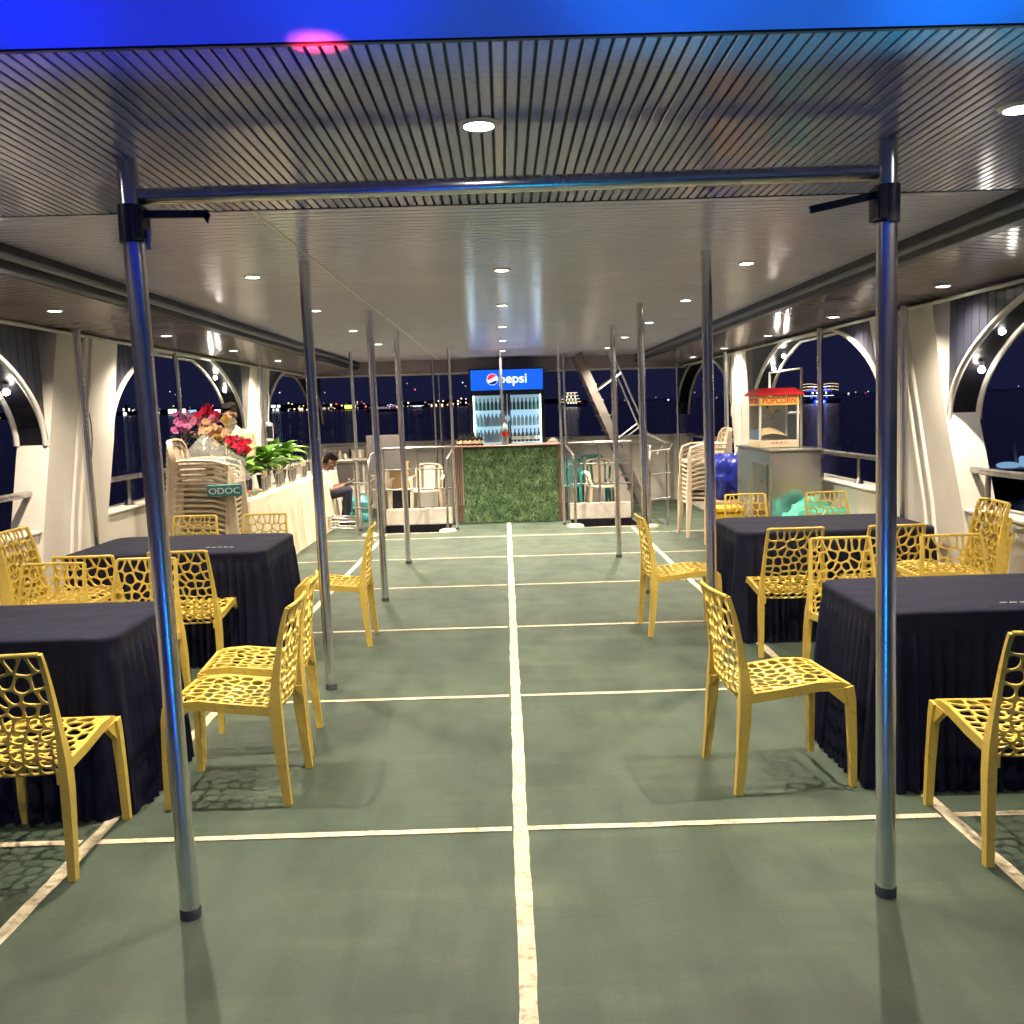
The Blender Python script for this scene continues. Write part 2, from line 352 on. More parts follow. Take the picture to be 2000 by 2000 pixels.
# wobbly hand-painted lines
def wob(p, a=.003): return a*noise.noise(Vector((p[0]*1.7, p[1]*1.7, 3.3)))
def paint(name, x0, y0, x1, y1, w):
    d = Vector((x1-x0, y1-y0)); L = d.length; d.normalize(); nx, ny = -d.y, d.x; n = max(2, int(L/.05)); vs = []
    for i in range(n+1):
        t = i/n; x, y = x0+(x1-x0)*t, y0+(y1-y0)*t; a = wob((x, y)); c = wob((x+9, y*3), .006)+wob((x*9, y*9), .003); e = wob((x-7, y*3), .006)+wob((x*9, y*9+5), .003)
        vs += [(x+nx*(w/2+c+a), y+ny*(w/2+c+a), .004), (x-nx*(w/2+e-a), y-ny*(w/2+e-a), .004)]
    o = MB().add(vs, [(2*i, 2*i+1, 2*i+3, 2*i+2) for i in range(n)]).build(name, 'line_paint'); return struct(o)
for x in (-1.67, 0, 1.67): paint('painted_line', x, -1, x+.02, 12.4 if x else 13.35, .055 if x == 0 else .05)
for k in range(-1, 6):
    y = 3.44+1.69*k
    for a_, b_ in ((-3.2, -1.70), (-1.64, -.03), (.03, 1.64), (1.70, 3.0)): paint('painted_line', a_, y, b_, y, .038)
paint('painted_line', -1.76, 12.44, -.8, 12.46, .05); paint('painted_line', .92, 12.55, 1.82, 12.55, .05)
# hull side bulwarks and stern wall
for nm, x0, x1 in (('bulwark', XL-.22, XL), ('bulwark', XR, XR+.22)):
    bb = MB().box(x0, x1, -3, YE, -1.7, .86, .012); bb.box(x0-.02, x1+.02, -3, YE, .862, .885, .006)
    tag(bb.build(nm, 'cream'), 'low cream bulwark along the %s side of the deck' % ('left' if x0 < 0 else 'right'), 'bulwark')
bb = MB().box(XL-.2, XR+.2, YE, YE+.15, -1.7, 1.1, .012); bb.box(XL-.22, XR+.22, YE-.03, YE+.18, 1.102, 1.14, .008); bb.box(XL, XR, YE-.04, YE-.002, .98, 1.02, .006)
tag(bb.build('stern_wall', 'cream'), 'cream wall closing the deck at the stern behind the fridge', 'wall')

# ---- side walls: arches, piers, slats
def arch_z(y, c, hw, zs=1.47, zt=2.37):
    t = abs(y-c)/hw
    return zs if t >= 1 else min(2.283, zs+(zt-zs)*(1-t**1.8)**.5)
def arch_side(side, X, cA, cB, cC, pier1, pier2):
    o = -1 if side == 'left' else 1; X2 = X+o*.2; hw = 1.98
    edges = {}
    for k, p in enumerate((pier1, pier2)):
        (a0, a1, a2), (f0, f1, f2) = p       # near / far edge y at z .88, 1.47, 2.3
        g0, h0 = a0-(a1-a0)*.95, f0-(f1-f0)*.95
        poly = [(g0, .002), (h0, .002), (f0, .886), (f1, 1.47), (f2, 2.3), (a2, 2.3), (a1, 1.47), (a0, .886)]
        m = MB().prism(poly, 0, X-o*.03, X2)
        t = tag(m.build('pier', 'cream'), 'tapered cream pier between the arches, the %s on the %s side' % (('nearer one', 'farther one')[k], side), 'pillar')
        q = X-o*.028      # half-round vertical ribs
        for fr in (.40, .52): MB().tube([(q, g0+(h0-g0)*fr, .01), (q, a0+(f0-a0)*fr, .886), (q, a2+(f2-a2)*fr, 2.29)], .022, 10).build('rib', 'cream', t, True)
    nA = ('nearest', 'middle', 'farthest')
    for k, (c, lo, hi) in enumerate(((cA, None, pier1[0]), (cB, pier1[1], pier2[0]), (cC, pier2[1], None))):
        t = thing('arch', 'arched opening framed by white tube and dark slats, %s on the %s side' % (nA[k], side), 'arch', (0, 0, 0))
        ys_ = [c+hw*math.sin(math.pi/2*(-1+2*i/40)) for i in range(41)]
        pts = [(y, arch_z(y, c, hw)) for y in ys_]
        for xx, nm in ((X-o*.006, 'arch_trim'), (X2, 'arch_trim')):
            MB().tube([(xx, y, z) for y, z in pts], .022, 10).build(nm, 'white_tube', t, True)
        m = MB()
        vs = [(x, y, z) for y, z in pts for x in (X+o*.02, X2-o*.02)]
        m.add(vs, [(2*i, 2*i+1, 2*i+3, 2*i+2) for i in range(len(pts)-1)])
        up = [(x, y, z+.01) for y, z in pts for x in (X+o*.02, X2-o*.02)]
        m.add(up, [(2*i, 2*i+2, 2*i+3, 2*i+1) for i in range(len(pts)-1)]); m.build('arch_soffit', 'dark_panel', t)
        # vertical slats between arch and ceiling
        def zcut(y):
            z = arch_z(y, c, hw) if abs(y-c) < hw else 1.47
            return z+.012
        y = c-hw-.3
        while y < c+hw+.36:
            a, e = y, y+.092; ym = (a+e)/2
            y += .1
            if ym > c-hw and ym < c+hw:
                z0a, z0e = zcut(a), zcut(e)
            else:
                # wedge beside the arch foot: lower end on the pier edge
                pe = (lo if ym < c else hi)
                if not isinstance(pe, tuple): continue
                y147, y23 = pe[1], pe[2]
                if ym < c and not (y147 < ym): continue
                if ym > c and not (ym < y147): continue
                z0a, z0e = zcut(a), zcut(e)
            if min(z0a, z0e) > 2.27: continue
            # clip upper end on the slanted pier edges
            zt_a = zt_e = 2.298
            for pe, sgn in ((lo, 1), (hi, -1)):
                if isinstance(pe, tuple) and (ym-c)*sgn < 0:
                    def ztop(q): 
                        s_ = (q-pe[1])/(pe[2]-pe[1]+1e-9); return 1.47+.83*s_
                    if (pe[2]-ym)*sgn > 0: zt_a = min(zt_a, max(z0a+.01, ztop(a))); zt_e = min(zt_e, max(z0e+.01, ztop(e)))
            if zt_a-z0a < .02 and zt_e-z0e < .02: continue
            MB().add([(xx, yy, zz) for xx in (X+o*.004, X+o*.024) for yy, zz in ((a, z0a), (e, z0e), (e, zt_e), (a, zt_a))], [(0, 1, 2, 3), (7, 6, 5, 4), (0, 4, 5, 1), (1, 5, 6, 2), (2, 6, 7, 3), (3, 7, 4, 0)]).build('slat', 'dark_slat', t)
        MB().prism([(y, min(2.29, z+.02)) for y, z in pts]+[(c+hw, 2.295), (c-hw, 2.295)], 0, X+o*.03, X+o*.036).build('slat_backing', 'groove', t)
    MB().tube([(X-o*.034, 1.0, 2.285), (X-o*.034, 15.55, 2.285)], .014, 8).build('wall_top_trim', 'white_tube', t, True)
    # handrail outside
    rt = thing('handrail', 'steel handrail on short posts outside the %s arches' % side, 'railing')
    rx = X+o*.09
    MB().tube([(rx, 1.2, 1.14), (rx, 15.9, 1.12)], .024, 12).build('rail', 'steel_dull', rt, True)
    for yy in (2.0, 3.5, 4.9, 6.0, 8.2, 9.45, 10.7, 11.9, 13.3, 14.6, 15.7):
        MB().tube([(rx, yy, .886), (rx, yy, 1.13)], .018, 10).lathe([(.045, 0), (.04, .012), (.02, .05)], (rx, yy, .886), 12).build('post', 'steel_dull', rt, True)
arch_side('left', XL, 4.62, 9.68, 14.75, ((6.42, 6.60, 6.85), (7.48, 7.69, 7.91)), ((11.62, 11.69, 12.02), (12.60, 12.72, 13.01)))
arch_side('right', XR, 4.38, 9.40, 14.35, ((6.09, 6.34, 6.60), (7.16, 7.36, 7.72)), ((11.36, 11.44, 11.62), (12.15, 12.33, 12.62)))

# ---- ceilings
ZF, ZM, ZS = 2.40, 2.49, 2.30
cf = thing('front_ceiling', None, None); cf['kind'] = 'structure'
MB().box(XL-.25, XR+.25, 2.06, 3.60, ZF+.012, ZF+.03).build('backing', 'groove', cf)
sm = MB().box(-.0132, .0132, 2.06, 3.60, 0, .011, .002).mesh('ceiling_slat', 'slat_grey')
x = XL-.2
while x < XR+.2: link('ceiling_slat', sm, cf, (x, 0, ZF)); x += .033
MB().box(XL-.25, XR+.25, 3.602, 3.612, ZF-.002, ZM+.05, .001).box(XL-.25, XR+.25, 2.045, 2.058, ZF-.001, ZF+.05).build('edge_trim', 'beam', cf)
def slats_y(name, x0, x1, y0, y1, z, p, m, slope=0):
    c = thing(name, None, None); c['kind'] = 'structure'
    def sl(mb):
        if slope: mb.v = [(a, b_, q+slope*(1-(abs(a)-2.36)/1.0)) for a, b_, q in mb.v]
        return mb
    sl(MB().box(x0, x1, y0, y1, z+.010, z+.028)).build('backing', 'groove', c)
    g = MB(); y = y0+p*.5
    while y < y1-.01: g.box(x0, x1, y-p*.5+.006, y+p*.5-.006, z, z+.009, .002); y += p
    tag(sl(g).build('ceiling_slats', m, c), kind='stuff'); return c
BL, BR = -2.43, 2.26
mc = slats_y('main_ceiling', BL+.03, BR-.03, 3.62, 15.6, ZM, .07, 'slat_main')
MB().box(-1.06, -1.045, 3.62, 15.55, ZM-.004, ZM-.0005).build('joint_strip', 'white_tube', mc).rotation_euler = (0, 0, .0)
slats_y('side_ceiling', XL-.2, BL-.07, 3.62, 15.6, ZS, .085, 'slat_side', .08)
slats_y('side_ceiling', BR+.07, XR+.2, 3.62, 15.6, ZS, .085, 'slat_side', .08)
for s_, xb, sd in ((1, BL, 'left'), (-1, BR, 'right')):
    t = thing('ceiling_beam', 'dark boxed beam with a steel pipe running along the %s of the raised ceiling' % sd, 'beam')
    MB().box(xb-.05, xb+.03, 3.62, 15.6, ZS+.068, ZM+.03, .006).build('casing', 'beam', t)
    MB().tube([(xb+s_*.048, 3.62, ZM-.065), (xb+s_*.048, 15.5, ZM-.065)], .018, 14).build('pipe', 'pipe_grey', t, True)
t = thing('roof_edge', None, None); t['kind'] = 'structure'
MB().box(XL-.25, XR+.25, 15.602, 15.70, ZS-.02, ZM+.06, .006).build('fascia', 'slat_side', t)
MB().box(XL-.25, XR+.25, 15.59, 15.715, ZS-.05, ZS-.022, .004).build('edge_trim', 'white_tube', t)
b = MB().box(XL-.3, XR+.3, -3.5, 15.75, ZM+.09, ZM+.15); struct(b.build('roof', 'beam'))
# front awning in blue stage light
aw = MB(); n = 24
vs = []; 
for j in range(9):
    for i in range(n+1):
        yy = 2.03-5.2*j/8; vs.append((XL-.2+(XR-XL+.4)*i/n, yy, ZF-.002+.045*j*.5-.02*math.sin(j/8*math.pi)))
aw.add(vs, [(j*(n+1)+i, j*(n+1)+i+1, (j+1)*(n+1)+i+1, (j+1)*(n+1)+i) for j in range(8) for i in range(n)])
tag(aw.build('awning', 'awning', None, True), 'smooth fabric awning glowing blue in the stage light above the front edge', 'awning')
b = MB().box(XL-.15, XR+.15, -3.1, -3.0, -1, 2.8); struct(b.build('cabin_wall', 'cream'))

# ================================================================== LAMPS
def lamp(kind, loc, power, col, parent=None, rad=.05, rot=None, size=R(150), blend=1.):
    l = bpy.data.lights.new(kind, 'SPOT' if rot is not None else 'POINT'); l.energy = power; l.color = col; l.shadow_soft_size = rad
    if rot is not None: l.spot_size = size; l.spot_blend = blend
    o = bpy.data.objects.new(kind, l); S.collection.objects.link(o); o.location = loc
    if rot is not None: o.rotation_euler = rot
    if parent: o.parent = parent
    return o
ring = MB().lathe([(.0001, -.0006), (.0412, -.0006), (.0416, -.009), (.050, -.009), (.058, -.001)], n=20, cap=False).mesh('bezel', 'lamp_ring', True)
disc = MB().lathe([(.0001, -.002), (.0405, -.002)], n=20, cap=False).mesh('diffuser', 'lamp_on')
DL = [(-.06, 2.62, ZF), (1.41, 2.60, ZF), (-1.50, 2.62, ZF)]
DL += [(-1.3, -1.5, 2.435), (1.3, -1.5, 2.435)]  # unseen pair added to light what the near poles mirror
DL += [(x, 5.85+1.93*k, ZM) for k in range(-1, 5) for x in (-1.54, 0, 1.52)]
DL += [(x, 6.03+1.97*k, ZS+.04) for k in range(-1, 5) for x in (-2.86, 2.83)]
def where(x, y, z):
    if z == 2.435: return 'added unseen in the awning behind the camera, on the '+('right' if x > 0 else 'left')
    if z == ZF: return 'set in the slatted front ceiling, ' + ('in its middle', 'at its right', 'at its left')[0 if abs(x) < .5 else 1 if x > 0 else 2]
    side = 'middle' if abs(x) < .5 else ('right' if x > 0 else 'left')
    row = {0: 'middle', 1: 'inner '+side}.get(0 if abs(x) < .5 else 1) if z == ZM else 'outer '+side
    k = int(round((y-5.85)/1.93)) if z == ZM else int(round((y-6.03)/1.97))
    return 'in the %s row, %s' % (row, ('first seen from the near end', 'second from the near end', 'third from the near end', 'fourth from the near end', 'fifth from the near end', 'sixth, by the stern')[k] if k >= 0 else 'nearest of all')
for x, y, z in DL:
    t = thing('downlight', 'lit round ceiling downlight '+where(x, y, z), 'ceiling light', (x, y, z), 0, 'round downlights in the ceilings')
    link('bezel', ring, t); link('diffuser', disc, t)
    lamp('light', (0, 0, -.012), P_DOWN*((.55 if y < 5 else .82) if z == ZS+.04 else (.40 if z == ZF else (.05 if z == 2.435 else (1.5 if y < 5 else (1.05 if y < 9 else (1.75 if y < 11 else 2.7)))))), WARM, t, .014, (0, 0, 0), R(124 if z != ZS+.04 else 132))
# bare bulbs under the arches
bul = [(XL-.1, 6.33, 1.84, 'nearest left arch'), (XL-.1, 10.95, 2.10, 'top of the middle left arch'), (XL-.1, 11.28, 1.96, 'far shoulder of the middle left arch'),
       (XR+.1, 5.90, 2.03, 'top of the nearest right arch'), (XR+.1, 6.14, 1.80, 'foot of the nearest right arch'), (XR+.1, 10.47, 2.14, 'top of the middle right arch'), (XR+.1, 10.86, 2.02, 'far shoulder of the middle right arch'), (XL-.1, 9.6, 2.2, 'crown of the middle left arch')]
for x, y, z, w in bul[:7]:
    t = thing('light_bulb', 'bare glowing bulb fixed inside the '+w, 'bulb', (x, y, z), 0, 'bare bulbs in the arches')
    MB().ball((0, 0, 0), .022, 12, 8).build('globe', 'bulb_on', t, True); MB().lathe([(.014, .018), (.016, .03), (.016, .055)], n=12).build('socket', 'white_tube', t)
# stage lights behind the photographer
def led(x, y, m, c, lab, p):
    t = thing('stage_light', lab, 'stage light', (x, y, 0))
    MB().tube([(0, 0, .03), (0, 0, .62)], .024, 12).build('tube', m, t, True); MB().tube([(0, -.04, .02), (0, -.04, .66)], .012, 8).lathe([(.14, 0), (.14, .02), (.02, .03)], n=20).build('stand', 'black_box', t)
led(-.42, .55, 'led_blue', (0, .02, 1), 'short upright blue light tube on the deck below the camera', 0)
led(.22, .55, 'led_cyan', (0, .3, 1), 'short upright cyan light tube on the deck below the camera', 0)
def upl(x, y, col, p, tx, ty, lab, size=R(95)):
    t = thing('floor_spotlight', lab, 'spotlight', (x, y, 0))
    MB().lathe([(.05, 0), (.06, .01), (.06, .11), (.052, .12)], n=18).build('housing', 'black_box', t)
    d = Vector((tx-x, ty-y, ZF-.14)); l = lamp('light', (0, 0, .14), p, col, t, .04, d.to_track_quat('-Z', 'Y').to_euler(), size, .6)
for i_, (x_, c_, p_, w_) in enumerate(((-1.25, (0, 0, 1), 105, 'far left of the awning blue'), (-.62, (0, .01, 1), 105, 'left of the awning blue'), (.02, (0, .40, 1), 60, 'middle of the awning blue'), (.60, (0, .80, 1), 95, 'right of the awning azure'), (1.22, (0, .95, 1), 110, 'far right of the awning azure'))):
    upl(x_, 1.95, c_, p_, x_, 1.74, 'black floor spotlight washing the '+w_, R(30))
upl(-.40, 1.3, (1, .02, .04), 22000, -.385, 2.035, 'black floor spotlight throwing a small pink spot on the awning', R(1.9))

# ================================================================== POLES
def pole(x, y, top, z0=0, r=.031, lean=True, label='', collar=False, foot=True, grp='steel poles holding the ceiling'):
    t = thing('pole', label, 'pole', (x, y, 0), 0, grp)
    dx = -.014*(top-z0) if lean else 0
    MB().tube([(0, 0, z0+.001), (dx, 0, top)], r, 24).build('shaft', 'steel', t, True)
    if foot: MB().lathe([(r*1.08, z0+.001), (r*1.1, z0+.03), (r*1.02, z0+.035)], n=20).build('foot_cap', 'rubber', t, True)
    return t
PY = [2.88, 5.38, 7.94, 9.93]; ordn = ['nearest', 'second', 'third', 'fourth']
for i, y in enumerate(PY):
    for s_, x in (('left', -1.089), ('right', 1.197)):
        t = pole(x, y, ZF if i == 0 else ZM, label='polished steel pole, %s of the %s row beside the aisle' % (ordn[i], s_))
        if i == 0:
            k = 1 if s_ == 'left' else -1
            MB().tube([(-.031, 0, 2.155), (-.031, 0, 2.265)], .039, 20).box(-.045+k*.03, -.015+k*.03, -.05, .03, 2.16, 2.26, .004).build('sleeve', 'beam', t, 35)
            a = Vector((-.031+k*.03, -.02, 2.235)); e = a+Vector((k*.21, 0, -.004 if k > 0 else -.04))
            g = MB().bar([a, e], .012, .022)
            if k > 0: g.prism([(e.x-.022, e.z), (e.x+.004, e.z), (e.x-.006, e.z-.028)], 1, e.y-.006, e.y+.006)
            g.build('bracket_arm', 'beam', t)
            MB().tube([(k*.022, -.02, 2.13), (k*.022, -.02, 2.19)], .008, 8).build('bolt', 'steel_dull', t)
t = MB().tube([(-1.09, 2.88, 2.292), (1.135, 2.88, 2.305)], .024, 20).build('crossbar', 'steel', None, True)
tag(t, 'polished steel crossbar joining the two nearest poles under the ceiling', 'bar')
for x, y, top, lab in ((-.70, 12.70, ZM, 'thin steel pole at the left corner of the grass-fronted bar'), (.80, 12.92, ZM, 'thin steel pole at the right corner of the grass-fronted bar'),
                       (-2.06, 12.9, ZM, 'steel pole standing at the left stair rail'), (2.0, 13.5, ZM, 'steel pole standing beside the stair on the right'),
                       (-1.12, 15.3, ZM, 'thin steel pole behind the left stair rail near the stern'), (-1.05, 15.62, ZS, 'thinnest steel pole at the stern left of the fridge'),
                       (.98, 14.6, ZM, 'thin steel pole behind the right stair rail'), (2.88, 15.3, ZS, 'steel pole in the right stern corner')):
    pole(x, y, top, r=.024 if 'thin' not in lab else .02, label=lab, grp='slender steel poles near the stern')
pole(-.02, 13.75, ZM, z0=1.0, r=.024, label='steel pole rising from the bar in front of the fridge', foot=False, grp='slender steel poles near the stern')
for x, y, sd, k in ((-3.12, 6.96, 'left', 0), (-3.2, 9.25, 'left', 1), (-3.18, 12.35, 'left', 2), (2.97, 6.85, 'right', 0), (3.0, 8.75, 'right', 1), (2.94, 12.2, 'right', 2)):
    t = pole(x, y, ZS, r=.028, label='steel pole against the %s side wall, %s from the near end' % (sd, ('first', 'second', 'third')[k]), grp='steel poles along the side walls')
# cables hanging at the pier tops
for sg, y0, lab in ((-1, 7.15, 'left'), (1, 7.1, 'right')):
    X = XL+.02 if sg < 0 else XR-.02; c = MB()
    for q in range(3):
        c.tube([(X-sg*.01, y0+.05*q+.04*math.sin(i*.9+q), 2.28-.32*i/12*(1 if q < 2 else 4.2)) for i in range(13)], .006, 6)
    tag(c.build('cable', 'rubber' if sg < 0 else 'steel_dull', None, True), 'loose cables hanging down the nearest pier on the %s side' % lab, 'cable')
tag(MB().tube([(XR-.03, 12.35+.05*math.sin(i), 2.25-.1*i) for i in range(9)], .01, 6).build('cable', 'rubber', None, True), 'dark cable down the farther right pier by the popcorn machine', 'cable')

# ================================================================== YELLOW LATTICE CHAIR
def clip(poly, nx, ny, d):
    out = []
    for i in range(len(poly)):
        a, b = poly[i-1], poly[i]; da = a[0]*nx+a[1]*ny-d; db = b[0]*nx+b[1]*ny-d
        if (da <= 0) != (db <= 0):
            t = da/(da-db); out.append((a[0]+(b[0]-a[0])*t, a[1]+(b[1]-a[1])*t))
        if db <= 0: out.append(b)
    return out
def chaikin(p, n=2):
    for _ in range(n):
        q = []
        for i in range(len(p)):
            a, b = p[i], p[(i+1) % len(p)]
            q += [(a[0]*.75+b[0]*.25, a[1]*.75+b[1]*.25), (a[0]*.25+b[0]*.75, a[1]*.25+b[1]*.75)]
        p = q
    return p
def lattice(mb, outline, seeds, P, th, web, smoothn=2):
    """perforated panel: voronoi cells in 2D, each with a rounded hole, mapped through P(u,v)->Vector"""
    def N(u, v):
        e = 1e-3; return (P(u+e, v)-P(u-e, v)).cross(P(u, v+e)-P(u, v-e)).normalized()
    for i, s in enumerate(seeds):
        near = sorted(((q[0]-s[0])**2+(q[1]-s[1])**2, k) for k, q in enumerate(seeds) if k != i)[:16]
        cell = list(outline); hole = list(outline); eo = []
        for k in range(len(outline)):
            a, b = outline[k-1], outline[k]; dx, dy = b[0]-a[0], b[1]-a[1]; L = math.hypot(dx, dy); nx, ny = dy/L, -dx/L
            if nx*(s[0]-a[0])+ny*(s[1]-a[1]) > 0: nx, ny = -nx, -ny
            hole = clip(hole, nx, ny, nx*a[0]+ny*a[1]-web*.45)
        for d2, k in near:
            q = seeds[k]; dx, dy = q[0]-s[0], q[1]-s[1]; L = math.hypot(dx, dy); nx, ny = dx/L, dy/L
            d = nx*(s[0]+q[0])/2+ny*(s[1]+q[1])/2
            cell = clip(cell, nx, ny, d); hole = clip(hole, nx, ny, d-web/2) if hole else hole
            if not cell: break
        if not cell or len(cell) < 3: continue
        area = 0
        if hole and len(hole) >= 3:
            area = abs(sum(hole[k-1][0]*hole[k][1]-hole[k][0]*hole[k-1][1] for k in range(len(hole))))/2
        o = len(mb.v)
        if area < 6e-5:
            pts = [(P(*c), N(*c)) for c in cell]; n = len(cell)
            mb.add([p+q*th/2 for p, q in pts]+[p-q*th/2 for p, q in pts], [tuple(range(n)), tuple(range(n, 2*n))[::-1]]); continue
        hole = chaikin(hole, smoothn)
        cx = sum(p[0] for p in hole)/len(hole); cy = sum(p[1] for p in hole)/len(hole)
        # refine the outer ring so it follows the curved surface
        oc = []
        for k in range(len(cell)):
            a, b = cell[k], cell[(k+1) % len(cell)]; oc.append(a)
            if math.hypot(b[0]-a[0], b[1]-a[1]) > .012: oc.append(((a[0]+b[0])/2, (a[1]+b[1])/2))
        ang = lambda p: math.atan2(p[1]-cy, p[0]-cx)
        A = sorted(oc, key=ang); B = sorted(hole, key=ang); na, nb = len(A), len(B)
        pa = [(P(*c), N(*c)) for c in A]; pb = [(P(*c), N(*c)) for c in B]
        crown = th*.5
        vs = [p+q*th*.42 for p, q in pa]+[p+q*th*.30 for p, q in pb]+[p-q*th*.42 for p, q in pa]+[p-q*th*.30 for p, q in pb]
        fs = []; ia = ib = 0; o2 = na+nb
        while ia < na or ib < nb:
            aa = ang(A[ia]) if ia < na else 9; ab = ang(B[ib]) if ib < nb else 9
            if ia < na and (aa <= ab or ib >= nb):
                t = (ia, (ia+1) % na, na+(ib % nb)); ia += 1
            else:
                t = (ia % na, na+(ib+1) % nb, na+ib); ib += 1
            fs += [t, (t[0]+o2, t[2]+o2, t[1]+o2)]
        for k in range(nb): fs.append((na+k, na+(k+1) % nb, o2+na+(k+1) % nb, o2+na+k))
        mb.add(vs, fs)
def seedgrid(w0, w1, L, rows, rnd, v0=0):
    out = []
    v = v0
    for j, (h, n) in enumerate(rows):
        w = w0+(w1-w0)*((v+h/2)/L)
        for i in range(n):
            off = .5 if j % 2 else 0
            u = ((i+.5+off*.5-.25*(j % 2 == 0)*0)/n-.5)*2*w
            u = max(-w*.97, min(w*.97, u)); out.append((u+rnd.uniform(-.27, .27)*2*w/n, v+h/2+rnd.uniform(-.27, .27)*h))
        v += h
    return out
def make_chair():
    rnd = random.Random(5)
    c = thing('lattice_chair', 'x', 'chair', (0, 0, 0), 0, 'yellow lattice chairs around the black tables')
    # seat: u across, v from rear to front
    def seatP(u, v):
        z = .418+.034*min(1, v/.30)-.012*math.exp(-((v-.16)/.1)**2)*(1-(u/.21)**2)-(.02*max(0, (v-.37)/.07)**2)
        return Vector((u, -.205+v, z))
    m = MB(); out = [(-.196, 0), (.196, 0), (.186, .435), (-.186, .435)]
    sd = seedgrid(.20, .19, .435, [(.040, 8), (.042, 7), (.044, 8), (.046, 7), (.048, 7), (.050, 7), (.052, 6), (.055, 7), (.058, 6)], rnd)
    lattice(m, out, sd, seatP, .012, .0098)
    m.build('seat', 'yellow', c, 50)
    # backrest
    LB = .475
    def backP(u, v):
        t = max(0, v/LB); w = .2
        y = -.212-.052*t**1.3-.030*(1-(u/w)**2)*(1-.35*t)-.016*t**7
        if v < .08: y += .035*(1-v/.08)**2
        return Vector((u, y, .375+v*.965))
    wb = lambda t: .198-.030*t
    m = MB(); out = [(-wb(0)*.93, 0), (wb(0)*.93, 0), (wb(.2), .09), (wb(1), LB), (-wb(1), LB), (-wb(.2), .09)]
    sd = seedgrid(.198, .168, LB, [(.032, 9), (.034, 8), (.036, 9), (.040, 8), (.044, 7), (.048, 8), (.050, 7), (.052, 7), (.056, 6), (.083, 8)], rnd)
    lattice(m, out, sd, backP, .013, .0088)
    m.build('backrest', 'yellow', c, 50)
    # frames
    m = MB()
    m.tube([backP(u, LB) for u in [wb(1)*(-1+i/8) for i in range(17)]], .0085, 8)
    for s in (-1, 1):
        ts = [i/12 for i in range(13)]
        m.bar([backP(s*(wb(t)+.003), LB*t)+Vector((0, -.0, 0)) for t in ts if t > .08], [.016+.004*(1-t) for t in ts if t > .08], [.016+.030*(1-t)**1.3 for t in ts if t > .08], up=(0, 1, 0))
    m.build('back_frame', 'yellow', c, 50)
    m = MB()
    for s in (-1, 1): m.bar([seatP(s*.199, .0)+Vector((0, 0, -.012)), seatP(s*.198, .15)+Vector((0, 0, -.014)), seatP(s*.194, .3)+Vector((0, 0, -.014)), seatP(s*.19, .40)+Vector((0, 0, -.016)), seatP(s*.188, .435)+Vector((0, 0, -.016))], .016, .040)
    m.bar([seatP(u, .438)+Vector((0, 0, -.006)) for u in (-.19, -.1, 0, .1, .19)], .012, .026)
    m.build('seat_frame', 'yellow', c, 50)
    for s in (-1, 1):
        m = MB().bar([(s*.191, .226, .430), (s*.196, .236, .38), (s*.203, .242, .2), (s*.208, .245, .001)], [.042, .036, .033, .030], [.040, .034, .030, .026], up=(0, 1, 0))
        m.add([(s*.19+d, y, z) for d in (-.012, .012) for y, z in ((.225, .425), (.225, .345), (.13, .425))], [(0, 1, 2), (5, 4, 3), (0, 3, 4, 1), (1, 4, 5, 2), (2, 5, 3, 0)])
        m.build('leg', 'yellow', c, 50)
        m = MB().bar([(s*.188, -.230, .57), (s*.193, -.224, .50), (s*.199, -.222, .42), (s*.203, -.228, .32), (s*.206, -.240, .16), (s*.210, -.256, .001)], [.016, .022, .030, .033, .031, .028], [.030, .040, .052, .050, .040, .032], up=(0, 1, 0))
        m.add([(s*.19+d, y, z) for d in (-.014, .014) for y, z in ((-.25, .40), (-.25, .352), (-.20, .40))], [(0, 1, 2), (5, 4, 3), (0, 3, 4, 1), (1, 4, 5, 2), (2, 5, 3, 0)])
        m.build('leg', 'yellow', c, 50)
    return note(c)
CH = make_chair(); used = [False]
def chair(x, y, deg, label, z=0, grp=None):
    """deg: direction the sitter faces, 0 = away from the camera (+y), 90 = left (-x)"""
    if not used[0]:
        used[0] = True; CH.location = (x, y, z); CH.rotation_euler = (0, 0, R(deg)); CH['label'] = label; return CH
    c = dup(CH, (x, y, z), R(deg), label, grp)
    return c
Y = 'yellow chair '
chair(-1.81, 3.40, 1, Y+'at the bottom left corner of the photo, its back to the camera')
chair(-2.40, 3.42, -3, Y+'mostly cut off by the left edge of the photo, near left table')
chair(-1.22, 3.94, 90, Y+'side on right behind the nearest left pole, nearer of two')
chair(-1.26, 4.47, 95, Y+'half hidden behind the side-on chair at the nearest left pole')
chair(-2.57, 4.88, 180, Y+'facing the camera across the near left table, nearer the wall')
chair(-2.10, 4.97, 177, Y+'facing the camera across the near left table, nearer the aisle')
chair(-2.53, 5.71, 1, Y+'with its back to the camera at the far left table, nearer the wall')
chair(-2.0, 5.80, 0, Y+'back to the camera at the far left table, beside the nearest pole')
chair(-2.56, 7.26, 180, Y+'behind the far left table, in front of the stacked beige chairs')
chair(-1.99, 7.25, 180, Y+'behind the far left table, in front of the cream buffet skirt')
chair(-1.26, 6.56, 92, Y+'side on in the aisle by the second left pole')
for k in range(3): chair(-2.62+.012*k, 5.33, -90, Y+('lowest', 'middle one', 'topmost')[k]+' of the stack of three against the left wall', z=.088*k, grp='yellow chairs stacked by the left wall')
chair(1.15, 3.93, -84, Y+'side on in the right aisle at the end of the near right table')
chair(1.84, 3.29, -2, Y+'at the bottom right edge of the photo, its back to the camera')
chair(1.91, 4.99, 181, Y+'facing the camera across the near right table, nearer the aisle')
chair(2.54, 4.97, 180, Y+'facing the camera across the near right table, nearer the wall')
